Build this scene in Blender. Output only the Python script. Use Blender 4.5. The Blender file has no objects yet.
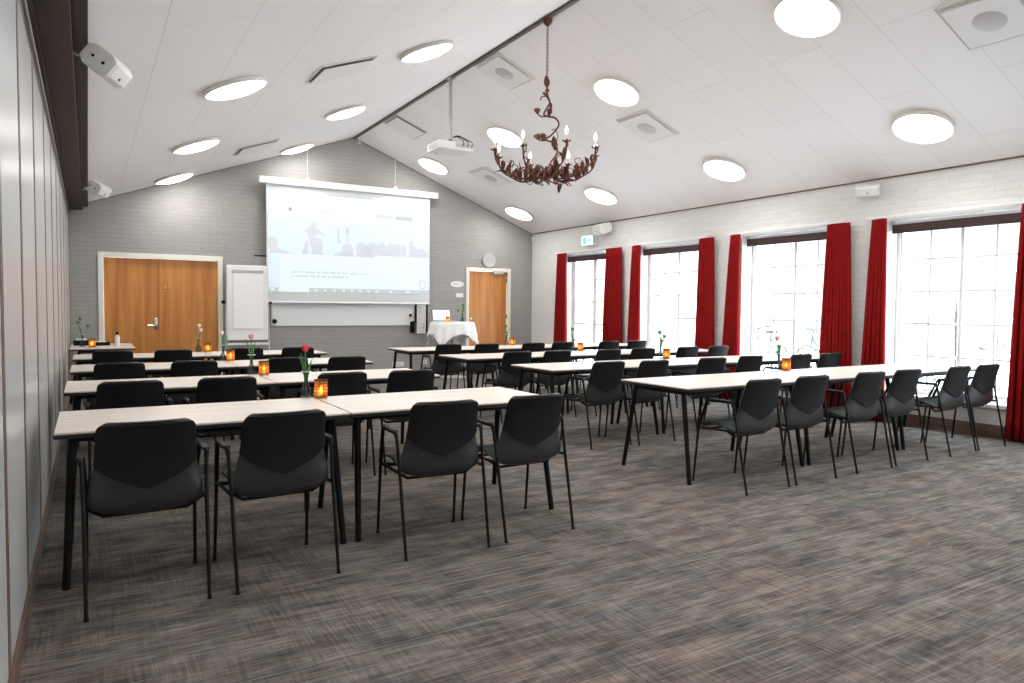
import bpy, bmesh, math, random
from mathutils import Vector, Matrix
random.seed(7)
PI = math.pi
SC = bpy.context.scene
COL = SC.collection

# ------------------------------------------------------------------ camera
cam_d = bpy.data.cameras.new('camera')
cam = bpy.data.objects.new('camera', cam_d)
COL.objects.link(cam)
cam_d.sensor_width = 36.0
cam_d.lens = 711.1 / 1024 * 36.0
cam_d.shift_y = -3.7 / 1024
cam_d.clip_start = 0.05
cam_d.clip_end = 300
RT = Vector((0.85909691, -0.51175098, 0.00796502))
UP = Vector((0.01448477, 0.03986642, 0.99910003))
FW = Vector((0.51160795, 0.85820837, -0.04166171))
cam.matrix_world = Matrix(((RT.x, UP.x, -FW.x, 0.0), (RT.y, UP.y, -FW.y, 0.0), (RT.z, UP.z, -FW.z, 1.325), (0, 0, 0, 1)))
SC.camera = cam

# ------------------------------------------------------------------ light and exposure
SC.view_settings.view_transform = 'Standard'
SC.view_settings.look = 'None'
SC.view_settings.gamma = 1.0
SC.view_settings.use_curve_mapping = False
SC.view_settings.exposure = 2.2
SC.cycles.use_denoising = True
SC.cycles.max_bounces = 9
SC.cycles.diffuse_bounces = 6
SC.cycles.glossy_bounces = 3
SC.cycles.transparent_max_bounces = 10
SC.cycles.sample_clamp_indirect = 6.0
world = bpy.data.worlds.new('overcast_sky')
SC.world = world
world.use_nodes = True
wbg = world.node_tree.nodes['Background']
wbg.inputs[0].default_value = (0.86, 0.93, 1.0, 1)
wbg.inputs[1].default_value = 3.25
LAMP_POWER = 6.3

# ------------------------------------------------------------------ main dimensions (metres)
XL, XR, W, D = -0.241, 4.276, 8.204, 12.946
HE, HR, XB = 2.91, 4.462, 0.024
YN = -7.6
SL = (HR - 2.921) / (XR - XB)
SR = (HR - HE) / (W - XR)
def roof(x):
    return HR - SL * (XR - x) if x < XR else HR - SR * (x - XR)

# ------------------------------------------------------------------ materials
MATS = {}
def mat(name, color=(.5, .5, .5), rough=.5, metal=0.0, spec=None, emit=None, estr=0.0, var=0.0, vscale=8.0, bump=0.0, bscale=60.0, trans=0.0):
    m = bpy.data.materials.new(name)
    m.use_nodes = True
    nt = m.node_tree
    b = nt.nodes['Principled BSDF']
    b.inputs['Base Color'].default_value = (*color, 1)
    b.inputs['Roughness'].default_value = rough
    b.inputs['Metallic'].default_value = metal
    if spec is not None:
        b.inputs['Specular IOR Level'].default_value = spec
    if emit:
        b.inputs['Emission Color'].default_value = (*emit, 1)
        b.inputs['Emission Strength'].default_value = estr
    if trans:
        b.inputs['Transmission Weight'].default_value = trans
    tc = None
    if var or bump:
        tc = nt.nodes.new('ShaderNodeTexCoord')
    if var:
        n = nt.nodes.new('ShaderNodeTexNoise')
        n.inputs['Scale'].default_value = vscale
        n.inputs['Detail'].default_value = 4
        nt.links.new(tc.outputs['Object'], n.inputs['Vector'])
        mx = nt.nodes.new('ShaderNodeMix'); mx.data_type = 'RGBA'
        mx.inputs[6].default_value = (*[c * (1 - var) for c in color], 1)
        mx.inputs[7].default_value = (*[min(1, c * (1 + var)) for c in color], 1)
        nt.links.new(n.outputs['Fac'], mx.inputs[0])
        nt.links.new(mx.outputs[2], b.inputs['Base Color'])
    if bump:
        n2 = nt.nodes.new('ShaderNodeTexNoise')
        n2.inputs['Scale'].default_value = bscale
        nt.links.new(tc.outputs['Object'], n2.inputs['Vector'])
        bp = nt.nodes.new('ShaderNodeBump')
        bp.inputs['Strength'].default_value = bump
        bp.inputs['Distance'].default_value = 0.004
        nt.links.new(n2.outputs['Fac'], bp.inputs['Height'])
        nt.links.new(bp.outputs['Normal'], b.inputs['Normal'])
    MATS[name] = m
    return m

def nodes(m):
    return m.node_tree, m.node_tree.nodes, m.node_tree.links, m.node_tree.nodes['Principled BSDF']

def remap(nt, vec, order, scale=(1, 1, 1)):
    """swizzle a vector: order like 'xz' gives (x, z, 0)"""
    s = nt.nodes.new('ShaderNodeSeparateXYZ'); c = nt.nodes.new('ShaderNodeCombineXYZ')
    nt.links.new(vec, s.inputs[0])
    for i, ch in enumerate(order):
        mm = nt.nodes.new('ShaderNodeMath'); mm.operation = 'MULTIPLY'
        nt.links.new(s.outputs['xyz'.index(ch)], mm.inputs[0]); mm.inputs[1].default_value = scale[i]
        nt.links.new(mm.outputs[0], c.inputs[i])
    return c.outputs[0]

def brick_mat(name, color, mortar, order, rough=.75, strength=.4):
    m = mat(name, color, rough)
    nt, N, L, b = nodes(m)
    g = N.new('ShaderNodeNewGeometry')
    v = remap(nt, g.outputs['Position'], order)
    br = N.new('ShaderNodeTexBrick')
    br.inputs['Scale'].default_value = 1.0
    br.inputs['Brick Width'].default_value = .235
    br.inputs['Row Height'].default_value = .072
    br.inputs['Mortar Size'].default_value = .007
    br.inputs['Mortar Smooth'].default_value = .6
    br.inputs['Bias'].default_value = 0
    br.inputs['Color1'].default_value = (*[c * 1.02 for c in color], 1)
    br.inputs['Color2'].default_value = (*[c * .98 for c in color], 1)
    br.inputs['Mortar'].default_value = (*mortar, 1)
    L.new(v, br.inputs['Vector'])
    n = N.new('ShaderNodeTexNoise'); n.inputs['Scale'].default_value = 3.5; n.inputs['Detail'].default_value = 6
    L.new(remap(nt, g.outputs['Position'], order, (1.2, 9)), n.inputs['Vector'])
    mx = N.new('ShaderNodeMix'); mx.data_type = 'RGBA'; mx.blend_type = 'MULTIPLY'; mx.inputs[0].default_value = .22
    L.new(br.outputs['Color'], mx.inputs[6]); L.new(n.outputs['Fac'], mx.inputs[7])
    L.new(mx.outputs[2], b.inputs['Base Color'])
    n2 = N.new('ShaderNodeTexNoise'); n2.inputs['Scale'].default_value = 60
    L.new(g.outputs['Position'], n2.inputs['Vector'])
    ad = N.new('ShaderNodeMath'); ad.operation = 'MULTIPLY_ADD'
    L.new(br.outputs['Fac'], ad.inputs[0]); ad.inputs[1].default_value = -1.0; L.new(n2.outputs['Fac'], ad.inputs[2])
    bp = N.new('ShaderNodeBump'); bp.inputs['Strength'].default_value = strength; bp.inputs['Distance'].default_value = .006
    L.new(ad.outputs[0], bp.inputs['Height']); L.new(bp.outputs['Normal'], b.inputs['Normal'])
    return m

M_BACK = brick_mat('grey_painted_brick', (.37, .362, .345), (.335, .328, .312), 'xz')
M_BRICKW = brick_mat('white_painted_brick', (.80, .80, .785), (.755, .75, .735), 'yz', strength=.35)
M_PLAIN = mat('white_plaster', (.8, .795, .785), .8, bump=.2)

def carpet():
    m = mat('woven_carpet', (.15, .13, .12), .95, spec=.1)
    nt, N, L, b = nodes(m)
    g = N.new('ShaderNodeNewGeometry')
    def streak(order, sc, detail=3, scale=1.0, off=0.0):
        n = N.new('ShaderNodeTexNoise'); n.inputs['Scale'].default_value = scale; n.inputs['Detail'].default_value = detail
        n.inputs['Roughness'].default_value = .66
        v = remap(nt, g.outputs['Position'], order, sc)
        if off:
            a = N.new('ShaderNodeVectorMath'); a.operation = 'ADD'; a.inputs[1].default_value = (off, off * .7, off * 1.3)
            L.new(v, a.inputs[0]); v = a.outputs[0]
        L.new(v, n.inputs['Vector'])
        return n.outputs['Fac']
    def ramp(fac, stops):
        r = N.new('ShaderNodeValToRGB')
        while len(r.color_ramp.elements) < len(stops):
            r.color_ramp.elements.new(.5)
        for e, (p, c) in zip(r.color_ramp.elements, stops):
            e.position = p; e.color = (*c, 1)
        L.new(fac, r.inputs[0])
        return r.outputs[0]
    def mix(f, a, c, blend='MIX'):
        x = N.new('ShaderNodeMix'); x.data_type = 'RGBA'; x.blend_type = blend
        if isinstance(f, float): x.inputs[0].default_value = f
        else: L.new(f, x.inputs[0])
        L.new(a, x.inputs[6]); L.new(c, x.inputs[7])
        return x.outputs[2]
    sx = streak('xy', (4.2, 105), 6)
    sy = streak('xy', (105, 4.2), 6, off=7.3)
    pal = [(.33, (.058, .052, .048)), (.43, (.106, .094, .085)), (.52, (.170, .150, .133)), (.62, (.245, .216, .190)), (.72, (.325, .287, .252))]
    msk = ramp(streak('xy', (1.0, 1.4), 3, 1.6, 3.1), [(.40, (.12, .12, .12)), (.62, (.62, .62, .62))])
    mv = N.new('ShaderNodeMix'); mv.data_type = 'FLOAT'
    L.new(msk, mv.inputs[0]); L.new(sx, mv.inputs[2]); L.new(sy, mv.inputs[3])
    blot = streak('xy', (3.5, 9), 5, 1.0, 5.5)
    ad = N.new('ShaderNodeMath'); ad.operation = 'MULTIPLY_ADD'; ad.inputs[1].default_value = .55; L.new(blot, ad.inputs[0]); L.new(mv.outputs[0], ad.inputs[2])
    sb = N.new('ShaderNodeMath'); sb.operation = 'SUBTRACT'; sb.inputs[1].default_value = .275; L.new(ad.outputs[0], sb.inputs[0])
    base = ramp(sb.outputs[0], pal)
    pt = ramp(streak('xy', (2.2, 6.5), 4, 1.4, 11.0), [(.48, (0, 0, 0)), (.60, (1, 1, 1))])
    blue = N.new('ShaderNodeRGB'); blue.outputs[0].default_value = (.66, .76, .84, 1)
    base = mix(pt, base, blue.outputs[0], 'MULTIPLY')
    wp = ramp(streak('xy', (1.2, 1.2), 4, .9, 31.0), [(.46, (0, 0, 0)), (.66, (.5, .5, .5))])
    warm = N.new('ShaderNodeRGB'); warm.outputs[0].default_value = (1.0, .86, .76, 1)
    base = mix(wp, base, warm.outputs[0], 'MULTIPLY')
    ln = ramp(streak('xy', (.8, 50), 3, 1.0, 21.0), [(.57, (0, 0, 0)), (.65, (.45, .45, .45))])
    pale = N.new('ShaderNodeRGB'); pale.outputs[0].default_value = (.30, .265, .235, 1)
    base = mix(ln, base, pale.outputs[0])
    ln2 = ramp(streak('xy', (.9, 55), 3, 1.0, 41.0), [(.58, (0, 0, 0)), (.66, (.5, .5, .5))])
    dk = N.new('ShaderNodeRGB'); dk.outputs[0].default_value = (.055, .053, .053, 1)
    base = mix(ln2, base, dk.outputs[0])
    L.new(base, b.inputs['Base Color'])
    fine = streak('xy', (1, 1), 2, 420)
    bp = N.new('ShaderNodeBump'); bp.inputs['Strength'].default_value = .5; bp.inputs['Distance'].default_value = .003
    L.new(fine, bp.inputs['Height']); L.new(bp.outputs['Normal'], b.inputs['Normal'])
    return m
M_CARPET = carpet()

def ceiling_mat():
    m = mat('ceiling_board', (.80, .765, .755), .7)
    nt, N, L, b = nodes(m)
    g = N.new('ShaderNodeNewGeometry')
    br = N.new('ShaderNodeTexBrick')
    br.inputs['Scale'].default_value = 1.0
    br.inputs['Brick Width'].default_value = 1.8
    br.inputs['Row Height'].default_value = .56
    br.inputs['Mortar Size'].default_value = .003
    br.inputs['Mortar Smooth'].default_value = .1
    br.inputs['Color1'].default_value = (.84, .818, .815, 1)
    br.inputs['Color2'].default_value = (.825, .80, .797, 1)
    br.inputs['Mortar'].default_value = (.66, .63, .62, 1)
    # left slope: boards run along the room; right slope: boards run down the slope
    s = N.new('ShaderNodeSeparateXYZ'); L.new(g.outputs['Position'], s.inputs[0])
    gt = N.new('ShaderNodeMath'); gt.operation = 'GREATER_THAN'; gt.inputs[1].default_value = XR; L.new(s.outputs[0], gt.inputs[0])
    a = remap(nt, g.outputs['Position'], 'yx'); c = remap(nt, g.outputs['Position'], 'xy')
    mx = N.new('ShaderNodeMix'); mx.data_type = 'VECTOR'
    L.new(gt.outputs[0], mx.inputs[0]); L.new(a, mx.inputs[4]); L.new(c, mx.inputs[5])
    ad = N.new('ShaderNodeVectorMath'); ad.operation = 'ADD'; ad.inputs[1].default_value = (.35, .12, 0)
    L.new(mx.outputs[1], ad.inputs[0]); L.new(ad.outputs[0], br.inputs['Vector'])
    L.new(br.outputs['Color'], b.inputs['Base Color'])
    bp = N.new('ShaderNodeBump'); bp.invert = True; bp.inputs['Strength'].default_value = .3; bp.inputs['Distance'].default_value = .004
    L.new(br.outputs['Fac'], bp.inputs['Height']); L.new(bp.outputs['Normal'], b.inputs['Normal'])
    return m
M_CEIL = ceiling_mat()

def wood(name, c1, c2, order='xyz', sc=(14, 14, 1.2), rough=.4, scale=1.0, use_obj=True, detail=6):
    m = mat(name, c1, rough)
    nt, N, L, b = nodes(m)
    t = N.new('ShaderNodeTexCoord')
    v = remap(nt, t.outputs['Object'], order, sc)
    n = N.new('ShaderNodeTexNoise'); n.inputs['Scale'].default_value = scale; n.inputs['Detail'].default_value = detail
    n.inputs['Distortion'].default_value = .35
    L.new(v, n.inputs['Vector'])
    r = N.new('ShaderNodeValToRGB')
    r.color_ramp.elements[0].position = .35; r.color_ramp.elements[0].color = (*c1, 1)
    r.color_ramp.elements[1].position = .66; r.color_ramp.elements[1].color = (*c2, 1)
    L.new(n.outputs['Fac'], r.inputs[0]); L.new(r.outputs[0], b.inputs['Base Color'])
    return m

M_OAK = wood('orange_oak_veneer', (.42, .150, .028), (.62, .265, .060), sc=(9, 9, .7), rough=.38)
M_MAPLE = wood('pale_maple_laminate', (.69, .615, .54), (.81, .75, .69), order='xyz', sc=(1.5, 22, 22), rough=.34)
M_DARKWOOD = wood('dark_stained_beam', (.018, .0075, .0048), (.045, .019, .012), sc=(12, .9, 12), rough=.6)
M_BASEWOOD = wood('brown_skirting', (.10, .06, .04), (.16, .10, .07), sc=(12, 1.0, 12), rough=.5)
M_SEAM = mat('brown_panel_edge', (.14, .085, .06), .45)
M_PANEL = mat('grey_laminate_panel', (.52, .525, .52), .27, spec=.6, bump=.03, bscale=3.0)
M_ALU = mat('brushed_aluminium', (.55, .55, .55), .35, .9)
M_STEEL = mat('grey_painted_steel', (.45, .45, .45), .4, .2)
M_CHROME = mat('polished_chrome', (.8, .78, .74), .15, 1.0)
M_BRASS = mat('brass', (.75, .55, .28), .25, 1.0)
M_WHITE = mat('white_paint', (.80, .80, .78), .4)
M_CREAM = mat('cream_door_frame', (.78, .76, .68), .45)
M_WPLAS = mat('white_plastic', (.74, .74, .72), .4)
M_BLACK = mat('black_powder_coat', (.004, .004, .004), .5, spec=.2)
M_SHELL = mat('black_polypropylene', (.021, .021, .0235), .38, spec=.5, bump=.12, bscale=260)
M_PAD = mat('black_back_panel', (.0065, .0065, .007), .65, spec=.22, bump=.2, bscale=320)
M_SEAT = mat('dark_teal_upholstery', (.012, .024, .027), .85, bump=.4, bscale=400)
M_EDGE = mat('black_table_edge', (.012, .011, .011), .45)
M_RED = mat('red_curtain_velvet', (.215, .0045, .005), .85, spec=.12, var=.22, vscale=14)
M_CLOTH = mat('white_tablecloth_linen', (.82, .82, .81), .8, bump=.15, bscale=200)
M_RUST = mat('rusty_brown_iron', (.10, .026, .013), .5, .35, var=.5, vscale=22)
M_CANDLE = mat('candle_sleeve_ivory', (.8, .74, .62), .5)
M_BULB = mat('lit_candle_bulb', (1, 1, 1), .3, emit=(1, .86, .62), estr=5)
M_LAMP = mat('lamp_diffuser_lit', (1, 1, 1), .4, emit=(1.0, .965, .93), estr=LAMP_POWER)
M_RIM = mat('lamp_rim_white', (.72, .70, .66), .4)
M_GRILLE = mat('vent_grille_grey', (.50, .485, .48), .5, var=.25, vscale=180)
M_VENT = mat('vent_plate', (.76, .745, .735), .5)
M_GAP = mat('vent_gap_grey', (.30, .29, .28), .7)
M_DARK = mat('dark_gap', (.02, .02, .02), .8)
M_LEAF = mat('tulip_leaf_green', (.06, .20, .05), .5, var=.3, vscale=30)
M_STEM = mat('tulip_stem_green', (.09, .26, .07), .5)
M_TRED = mat('tulip_petal_red', (.62, .03, .04), .5)
M_TPINK = mat('tulip_petal_pink', (.70, .30, .34), .5)
M_TPALE = mat('tulip_petal_pale', (.75, .62, .48), .5)
M_PAPER = mat('flipchart_paper', (.86, .86, .85), .7)
M_BOARD = mat('whiteboard_enamel', (.78, .79, .79), .2)
M_FLAME = mat('candle_flame', (1, .6, .2), .5, emit=(1, .80, .48), estr=16)
M_GREEN = mat('exit_sign_lit_green', (.1, .5, .35), .4, emit=(.30, .95, .72), estr=.95)
M_GREEND = mat('exit_pictogram_dark_green', (.02, .22, .15), .4, emit=(.08, .5, .36), estr=.4)
M_SNOW = mat('pale_snowy_ground', (.72, .74, .76), .9, var=.08, vscale=.8)
M_FACADE = mat('pale_render_facade', (.20, .205, .205), .9, var=.05, vscale=.5)
M_FWIN = mat('facade_window_glass', (.115, .125, .135), .35, spec=.2)
M_TWIG = mat('bare_twig_brown', (.030, .026, .024), .9)
M_HEDGE = mat('frosted_hedge_leaf', (.030, .048, .060), .8, var=.5, vscale=6)
M_BIKE = mat('bicycle_blue_grey', (.03, .045, .065), .5)
M_SOIL = mat('planter_grey_stone', (.12, .12, .12), .9)

def glass_mat(name, tint=(1, 1, 1), rough=0.0, fac=.08):
    m = bpy.data.materials.new(name); m.use_nodes = True
    nt = m.node_tree; nt.nodes.clear()
    o = nt.nodes.new('ShaderNodeOutputMaterial'); t = nt.nodes.new('ShaderNodeBsdfTransparent')
    gl = nt.nodes.new('ShaderNodeBsdfGlossy'); mx = nt.nodes.new('ShaderNodeMixShader'); lw = nt.nodes.new('ShaderNodeLayerWeight'); lw.inputs[0].default_value = .5
    pw = nt.nodes.new('ShaderNodeMath'); pw.operation = 'POWER'; pw.inputs[1].default_value = 5; nt.links.new(lw.outputs['Facing'], pw.inputs[0])
    fr = nt.nodes.new('ShaderNodeMath'); fr.operation = 'MULTIPLY_ADD'; fr.inputs[1].default_value = .6; fr.inputs[2].default_value = .03; nt.links.new(pw.outputs[0], fr.inputs[0])
    t.inputs[0].default_value = (*tint, 1); gl.inputs['Roughness'].default_value = rough
    nt.links.new(fr.outputs[0], mx.inputs[0]); nt.links.new(t.outputs[0], mx.inputs[1]); nt.links.new(gl.outputs[0], mx.inputs[2])
    nt.links.new(mx.outputs[0], o.inputs[0])
    return m
M_GLASS = glass_mat('window_glass', (.97, .99, 1))
M_VASE = glass_mat('clear_vase_glass', (.74, .77, .78), .02)

def amber_mat():
    m = mat('amber_mosaic_glass', (.55, .17, .03), .25, trans=0.0)
    nt, N, L, b = nodes(m)
    t = N.new('ShaderNodeTexCoord')
    s = N.new('ShaderNodeSeparateXYZ'); L.new(t.outputs['Object'], s.inputs[0])
    at = N.new('ShaderNodeMath'); at.operation = 'ARCTAN2'; L.new(s.outputs[1], at.inputs[0]); L.new(s.outputs[0], at.inputs[1])
    c = N.new('ShaderNodeCombineXYZ'); L.new(at.outputs[0], c.inputs[0])
    mu = N.new('ShaderNodeMath'); mu.operation = 'MULTIPLY'; mu.inputs[1].default_value = 22; L.new(s.outputs[2], mu.inputs[0]); L.new(mu.outputs[0], c.inputs[1])
    br = N.new('ShaderNodeTexBrick'); br.offset = 0.0
    br.inputs['Scale'].default_value = 1.0; br.inputs['Brick Width'].default_value = .5; br.inputs['Row Height'].default_value = .42
    br.inputs['Mortar Size'].default_value = .035
    br.inputs['Color1'].default_value = (.66, .40, .17, 1); br.inputs['Color2'].default_value = (.44, .22, .08, 1)
    br.inputs['Mortar'].default_value = (.09, .03, .012, 1)
    L.new(c.outputs[0], br.inputs['Vector']); L.new(br.outputs['Color'], b.inputs['Base Color'])
    tr = N.new('ShaderNodeBsdfTranslucent'); L.new(br.outputs['Color'], tr.inputs[0])
    tp = N.new('ShaderNodeBsdfTransparent'); L.new(br.outputs['Color'], tp.inputs[0])
    m1 = N.new('ShaderNodeMixShader'); m1.inputs[0].default_value = .55; L.new(tr.outputs[0], m1.inputs[1]); L.new(tp.outputs[0], m1.inputs[2])
    m2 = N.new('ShaderNodeMixShader'); m2.inputs[0].default_value = .75; L.new(b.outputs[0], m2.inputs[1]); L.new(m1.outputs[0], m2.inputs[2])
    L.new(m2.outputs[0], N['Material Output'].inputs[0])
    return m
M_AMBER = amber_mat()

SCREEN = .135
def screen_mat(name, color, strength=1.0, var=0.0):
    m = mat(name, tuple(c * .5 for c in color), .8, emit=color, estr=strength * SCREEN)
    return m

# ------------------------------------------------------------------ mesh helpers
class MB:
    def __init__(s):
        s.bm = bmesh.new(); s.m = 0
    def mi(s, k):
        s.m = k; return s
    def add(s, verts, faces, smooth=False):
        vs = [s.bm.verts.new(v) for v in verts]
        for f in faces:
            try:
                fc = s.bm.faces.new([vs[i] for i in f]); fc.material_index = s.m; fc.smooth = smooth
            except ValueError:
                pass
        return vs
    def box(s, x0, x1, y0, y1, z0, z1, bev=0.0, M=None, seg=1):
        b = bmesh.new()
        vs = [b.verts.new(v) for v in ((x0, y0, z0), (x1, y0, z0), (x1, y1, z0), (x0, y1, z0), (x0, y0, z1), (x1, y0, z1), (x1, y1, z1), (x0, y1, z1))]
        for f in ((0, 3, 2, 1), (4, 5, 6, 7), (0, 1, 5, 4), (1, 2, 6, 5), (2, 3, 7, 6), (3, 0, 4, 7)):
            b.faces.new([vs[i] for i in f])
        if bev:
            bmesh.ops.bevel(b, geom=list(b.edges), offset=bev, segments=seg, affect='EDGES', profile=.6)
        b.verts.ensure_lookup_table()
        idx = {v: i for i, v in enumerate(b.verts)}
        co = [(M @ v.co if M else v.co.copy()) for v in b.verts]
        s.add(co, [[idx[v] for v in f.verts] for f in b.faces], smooth=bool(bev and seg > 1))
        b.free(); return s
    def tube(s, pts, r, n=10, closed=False, cap=True, smooth=True, sx=1.0):
        pts = [Vector(p) for p in pts]; rr = r if isinstance(r, (list, tuple)) else [r] * len(pts)
        N = len(pts); rings = []; prev = None
        for i, p in enumerate(pts):
            if closed: t = pts[(i + 1) % N] - pts[i - 1]
            elif i == 0: t = pts[1] - pts[0]
            elif i == N - 1: t = pts[-1] - pts[-2]
            else: t = (pts[i + 1] - p).normalized() + (p - pts[i - 1]).normalized()
            t.normalize()
            if prev is None:
                a = Vector((0, 0, 1)) if abs(t.z) < .9 else Vector((1, 0, 0))
                u = t.cross(a).normalized()
            else:
                u = (prev - t * prev.dot(t)).normalized()
            prev = u; v = t.cross(u)
            rings.append([p + (u * math.cos(2 * PI * k / n) * sx + v * math.sin(2 * PI * k / n)) * rr[i] for k in range(n)])
        vs = [q for ring in rings for q in ring]; fs = []
        for i in range(N if closed else N - 1):
            a = i * n; b = ((i + 1) % N) * n
            for k in range(n):
                fs.append((a + k, a + (k + 1) % n, b + (k + 1) % n, b + k))
        if cap and not closed:
            fs.append(tuple(range(n))[::-1]); fs.append(tuple(range((N - 1) * n, N * n)))
        s.add(vs, fs, smooth); return s
    def lathe(s, prof, c=(0, 0, 0), n=24, smooth=True, cap=True, M=None):
        vs = []; fs = []
        for r, z in prof:
            for k in range(n):
                p = Vector((r * math.cos(2 * PI * k / n), r * math.sin(2 * PI * k / n), z))
                p = (M @ p) if M else p
                vs.append(p + Vector(c))
        for i in range(len(prof) - 1):
            for k in range(n):
                fs.append((i * n + k, i * n + (k + 1) % n, (i + 1) * n + (k + 1) % n, (i + 1) * n + k))
        if cap:
            fs.append(tuple(range(n))[::-1]); m = (len(prof) - 1) * n; fs.append(tuple(range(m, m + n)))
        s.add(vs, fs, smooth); return s
    def grid(s, P, smooth=True, wrap=False):
        R, C = len(P), len(P[0]); vs = [p for row in P for p in row]; fs = []
        for i in range(R - 1):
            for j in range(C if wrap else C - 1):
                fs.append((i * C + j, i * C + (j + 1) % C, (i + 1) * C + (j + 1) % C, (i + 1) * C + j))
        s.add(vs, fs, smooth); return s
    def prism(s, poly, a0, a1, axis='y'):
        """poly: list of 2D points; extruded along axis"""
        def P(p, a):
            return {'y': (p[0], a, p[1]), 'x': (a, p[0], p[1]), 'z': (p[0], p[1], a)}[axis]
        n = len(poly)
        vs = [P(p, a0) for p in poly] + [P(p, a1) for p in poly]
        fs = [tuple(range(n)), tuple(range(n, 2 * n))[::-1]] + [(k, k + n, (k + 1) % n + n, (k + 1) % n) for k in range(n)]
        s.add(vs, fs); return s
    def build(s, name, mats, parent=None, loc=None, sharp=35, recalc=True):
        if recalc:
            bmesh.ops.recalc_face_normals(s.bm, faces=list(s.bm.faces))
        for e in s.bm.edges:
            if len(e.link_faces) == 2 and e.link_faces[0].normal.angle(e.link_faces[1].normal, 0) > math.radians(sharp):
                e.smooth = False
        me = bpy.data.meshes.new(name)
        s.bm.to_mesh(me); s.bm.free()
        for m in (mats if isinstance(mats, (list, tuple)) else [mats]):
            me.materials.append(m)
        o = bpy.data.objects.new(name, me); COL.objects.link(o)
        if parent: o.parent = parent
        if loc: o.location = loc
        return o

def tag(o, label=None, cat=None, group=None, kind=None):
    if label: o['label'] = label
    if cat: o['category'] = cat
    if group: o['group'] = group
    if kind: o['kind'] = kind
    return o

def thing(name, label, cat, loc=(0, 0, 0), rz=0.0, group=None):
    o = bpy.data.objects.new(name, None); COL.objects.link(o)
    o.location = loc; o.rotation_euler = (0, 0, rz); o.empty_display_size = .1
    return tag(o, label, cat, group)

def dup(root, label, loc, rot=None, group=None):
    r = root.copy(); COL.objects.link(r); r.location = loc
    if rot is not None: r.rotation_euler = rot
    r['label'] = label
    if group: r['group'] = group
    for ch in list(root.children):
        c = ch.copy(); COL.objects.link(c); c.parent = r
        for g in list(ch.children):
            d = g.copy(); COL.objects.link(d); d.parent = c
    return r

def structure(o): return tag(o, kind='structure')

def arc(pts, r=.03, n=5):
    """round the inner corners of a polyline"""
    P = [Vector(p) for p in pts]; out = [P[0]]
    for i in range(1, len(P) - 1):
        a = (P[i - 1] - P[i]); b = (P[i + 1] - P[i]); rr = min(r, a.length * .45, b.length * .45)
        p0 = P[i] + a.normalized() * rr; p1 = P[i] + b.normalized() * rr
        for k in range(n + 1):
            t = k / n
            out.append(p0 * (1 - t) ** 2 + P[i] * 2 * t * (1 - t) + p1 * t * t)
    out.append(P[-1]); return out

# ------------------------------------------------------------------ room shell
WT = .30
b = MB(); b.box(XL - .3, W + WT, YN - .2, D + .25, -.12, 0)
structure(b.build('floor', M_CARPET))

# ceiling: two slopes, thick slab
b = MB()
b.prism([(XL - .05, roof(XL - .05)), (XR, HR), (W + .02, roof(W + .02)), (W + .02, roof(W + .02) + .15), (XR, HR + .15), (XL - .05, roof(XL - .05) + .15)], YN - .1, D + .2)
structure(b.build('ceiling', M_CEIL))

# back wall with two door openings
DO1 = (.185, 1.93, 2.115); DO2 = (6.655, 7.625, 2.115)
b = MB()
def gseg(x0, x1, z0, y0=D, y1=D + .2):
    b.prism([(x0, z0), (x1, z0), (x1, roof(x1) + .02), (x0, roof(x0) + .02)], y0, y1)
gseg(XL - .1, DO1[0], 0); gseg(DO1[0], DO1[1], DO1[2]); gseg(DO1[1], XR, 0); gseg(XR, DO2[0], 0); gseg(DO2[0], DO2[1], DO2[2]); gseg(DO2[1], W + .1, 0)
structure(b.build('wall_back', M_BACK))
b = MB()
def gseg2(x0, x1): b.prism([(x0, 0), (x1, 0), (x1, roof(x1) + .02), (x0, roof(x0) + .02)], YN - .2, YN)
gseg2(XL - .1, XR); gseg2(XR, W + .1)
structure(b.build('wall_front', M_PLAIN))

# right wall with four openings (the first from the back is a glazed door)
CY = [11.03, 8.75, 6.49, 4.30, 2.08, -.14, -2.36, -4.58]      # the last four lie behind the camera's field of view
HWD = [.73] + [.74] * 7
TOPZ = 2.40
OPEN = [(c - h, c + h, .02 if i == 0 else .34) for i, (c, h) in enumerate(zip(CY, HWD))]
b = MB()
ys = [D + .2]
prev = D + .2
for (y0, y1, zs) in OPEN:
    b.box(W, W + WT, y1, prev, 0, HE + .02)
    b.box(W, W + WT, y0, y1, TOPZ, HE + .02)
    b.box(W, W + WT, y0, y1, -.01 if zs > .1 else -.01, zs)
    prev = y0
b.box(W, W + WT, YN - .1, prev, 0, HE + .02)
structure(b.build('wall_right', M_BRICKW))

# left wall: folding partition panels (structure), one mesh per panel with its edge profile
b = MB(); b.box(XL - .12, XL - .045, YN - .1, D + .05, 0, 3.0)
structure(b.build('wall_left', M_SEAM))
seams = [YN] + [-6.5, -5.4, -4.3, -3.2, -2.2, -1.2, -.4, .35, 1.2, 1.95, 2.84, 3.70, 4.68, 5.78, 6.86, 7.94, 9.02, 10.10, 11.18, 12.2, D]
for i in range(len(seams) - 1):
    y0, y1 = seams[i] + .006, seams[i + 1] - .006
    p = MB(); p.box(XL - .045, XL, y0 + .028, y1 - .028, .10, 2.66, .003)
    po = p.build('wall_left_panel', M_PANEL); structure(po)
    q = MB()
    for a, c in ((y0, y0 + .028), (y1 - .028, y1)):
        q.box(XL - .045, XL + .003, a, c, .10, 2.69, .002)
    q.box(XL - .045, XL + .002, y0 + .028, y1 - .028, 2.66, 2.69)
    q.build('panel_edge', M_SEAM, po)
b = MB(); b.box(XL - .045, XL + .012, YN, D, 0, .10, .003)
structure(b.build('baseboard_left', M_BASEWOOD))
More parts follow.
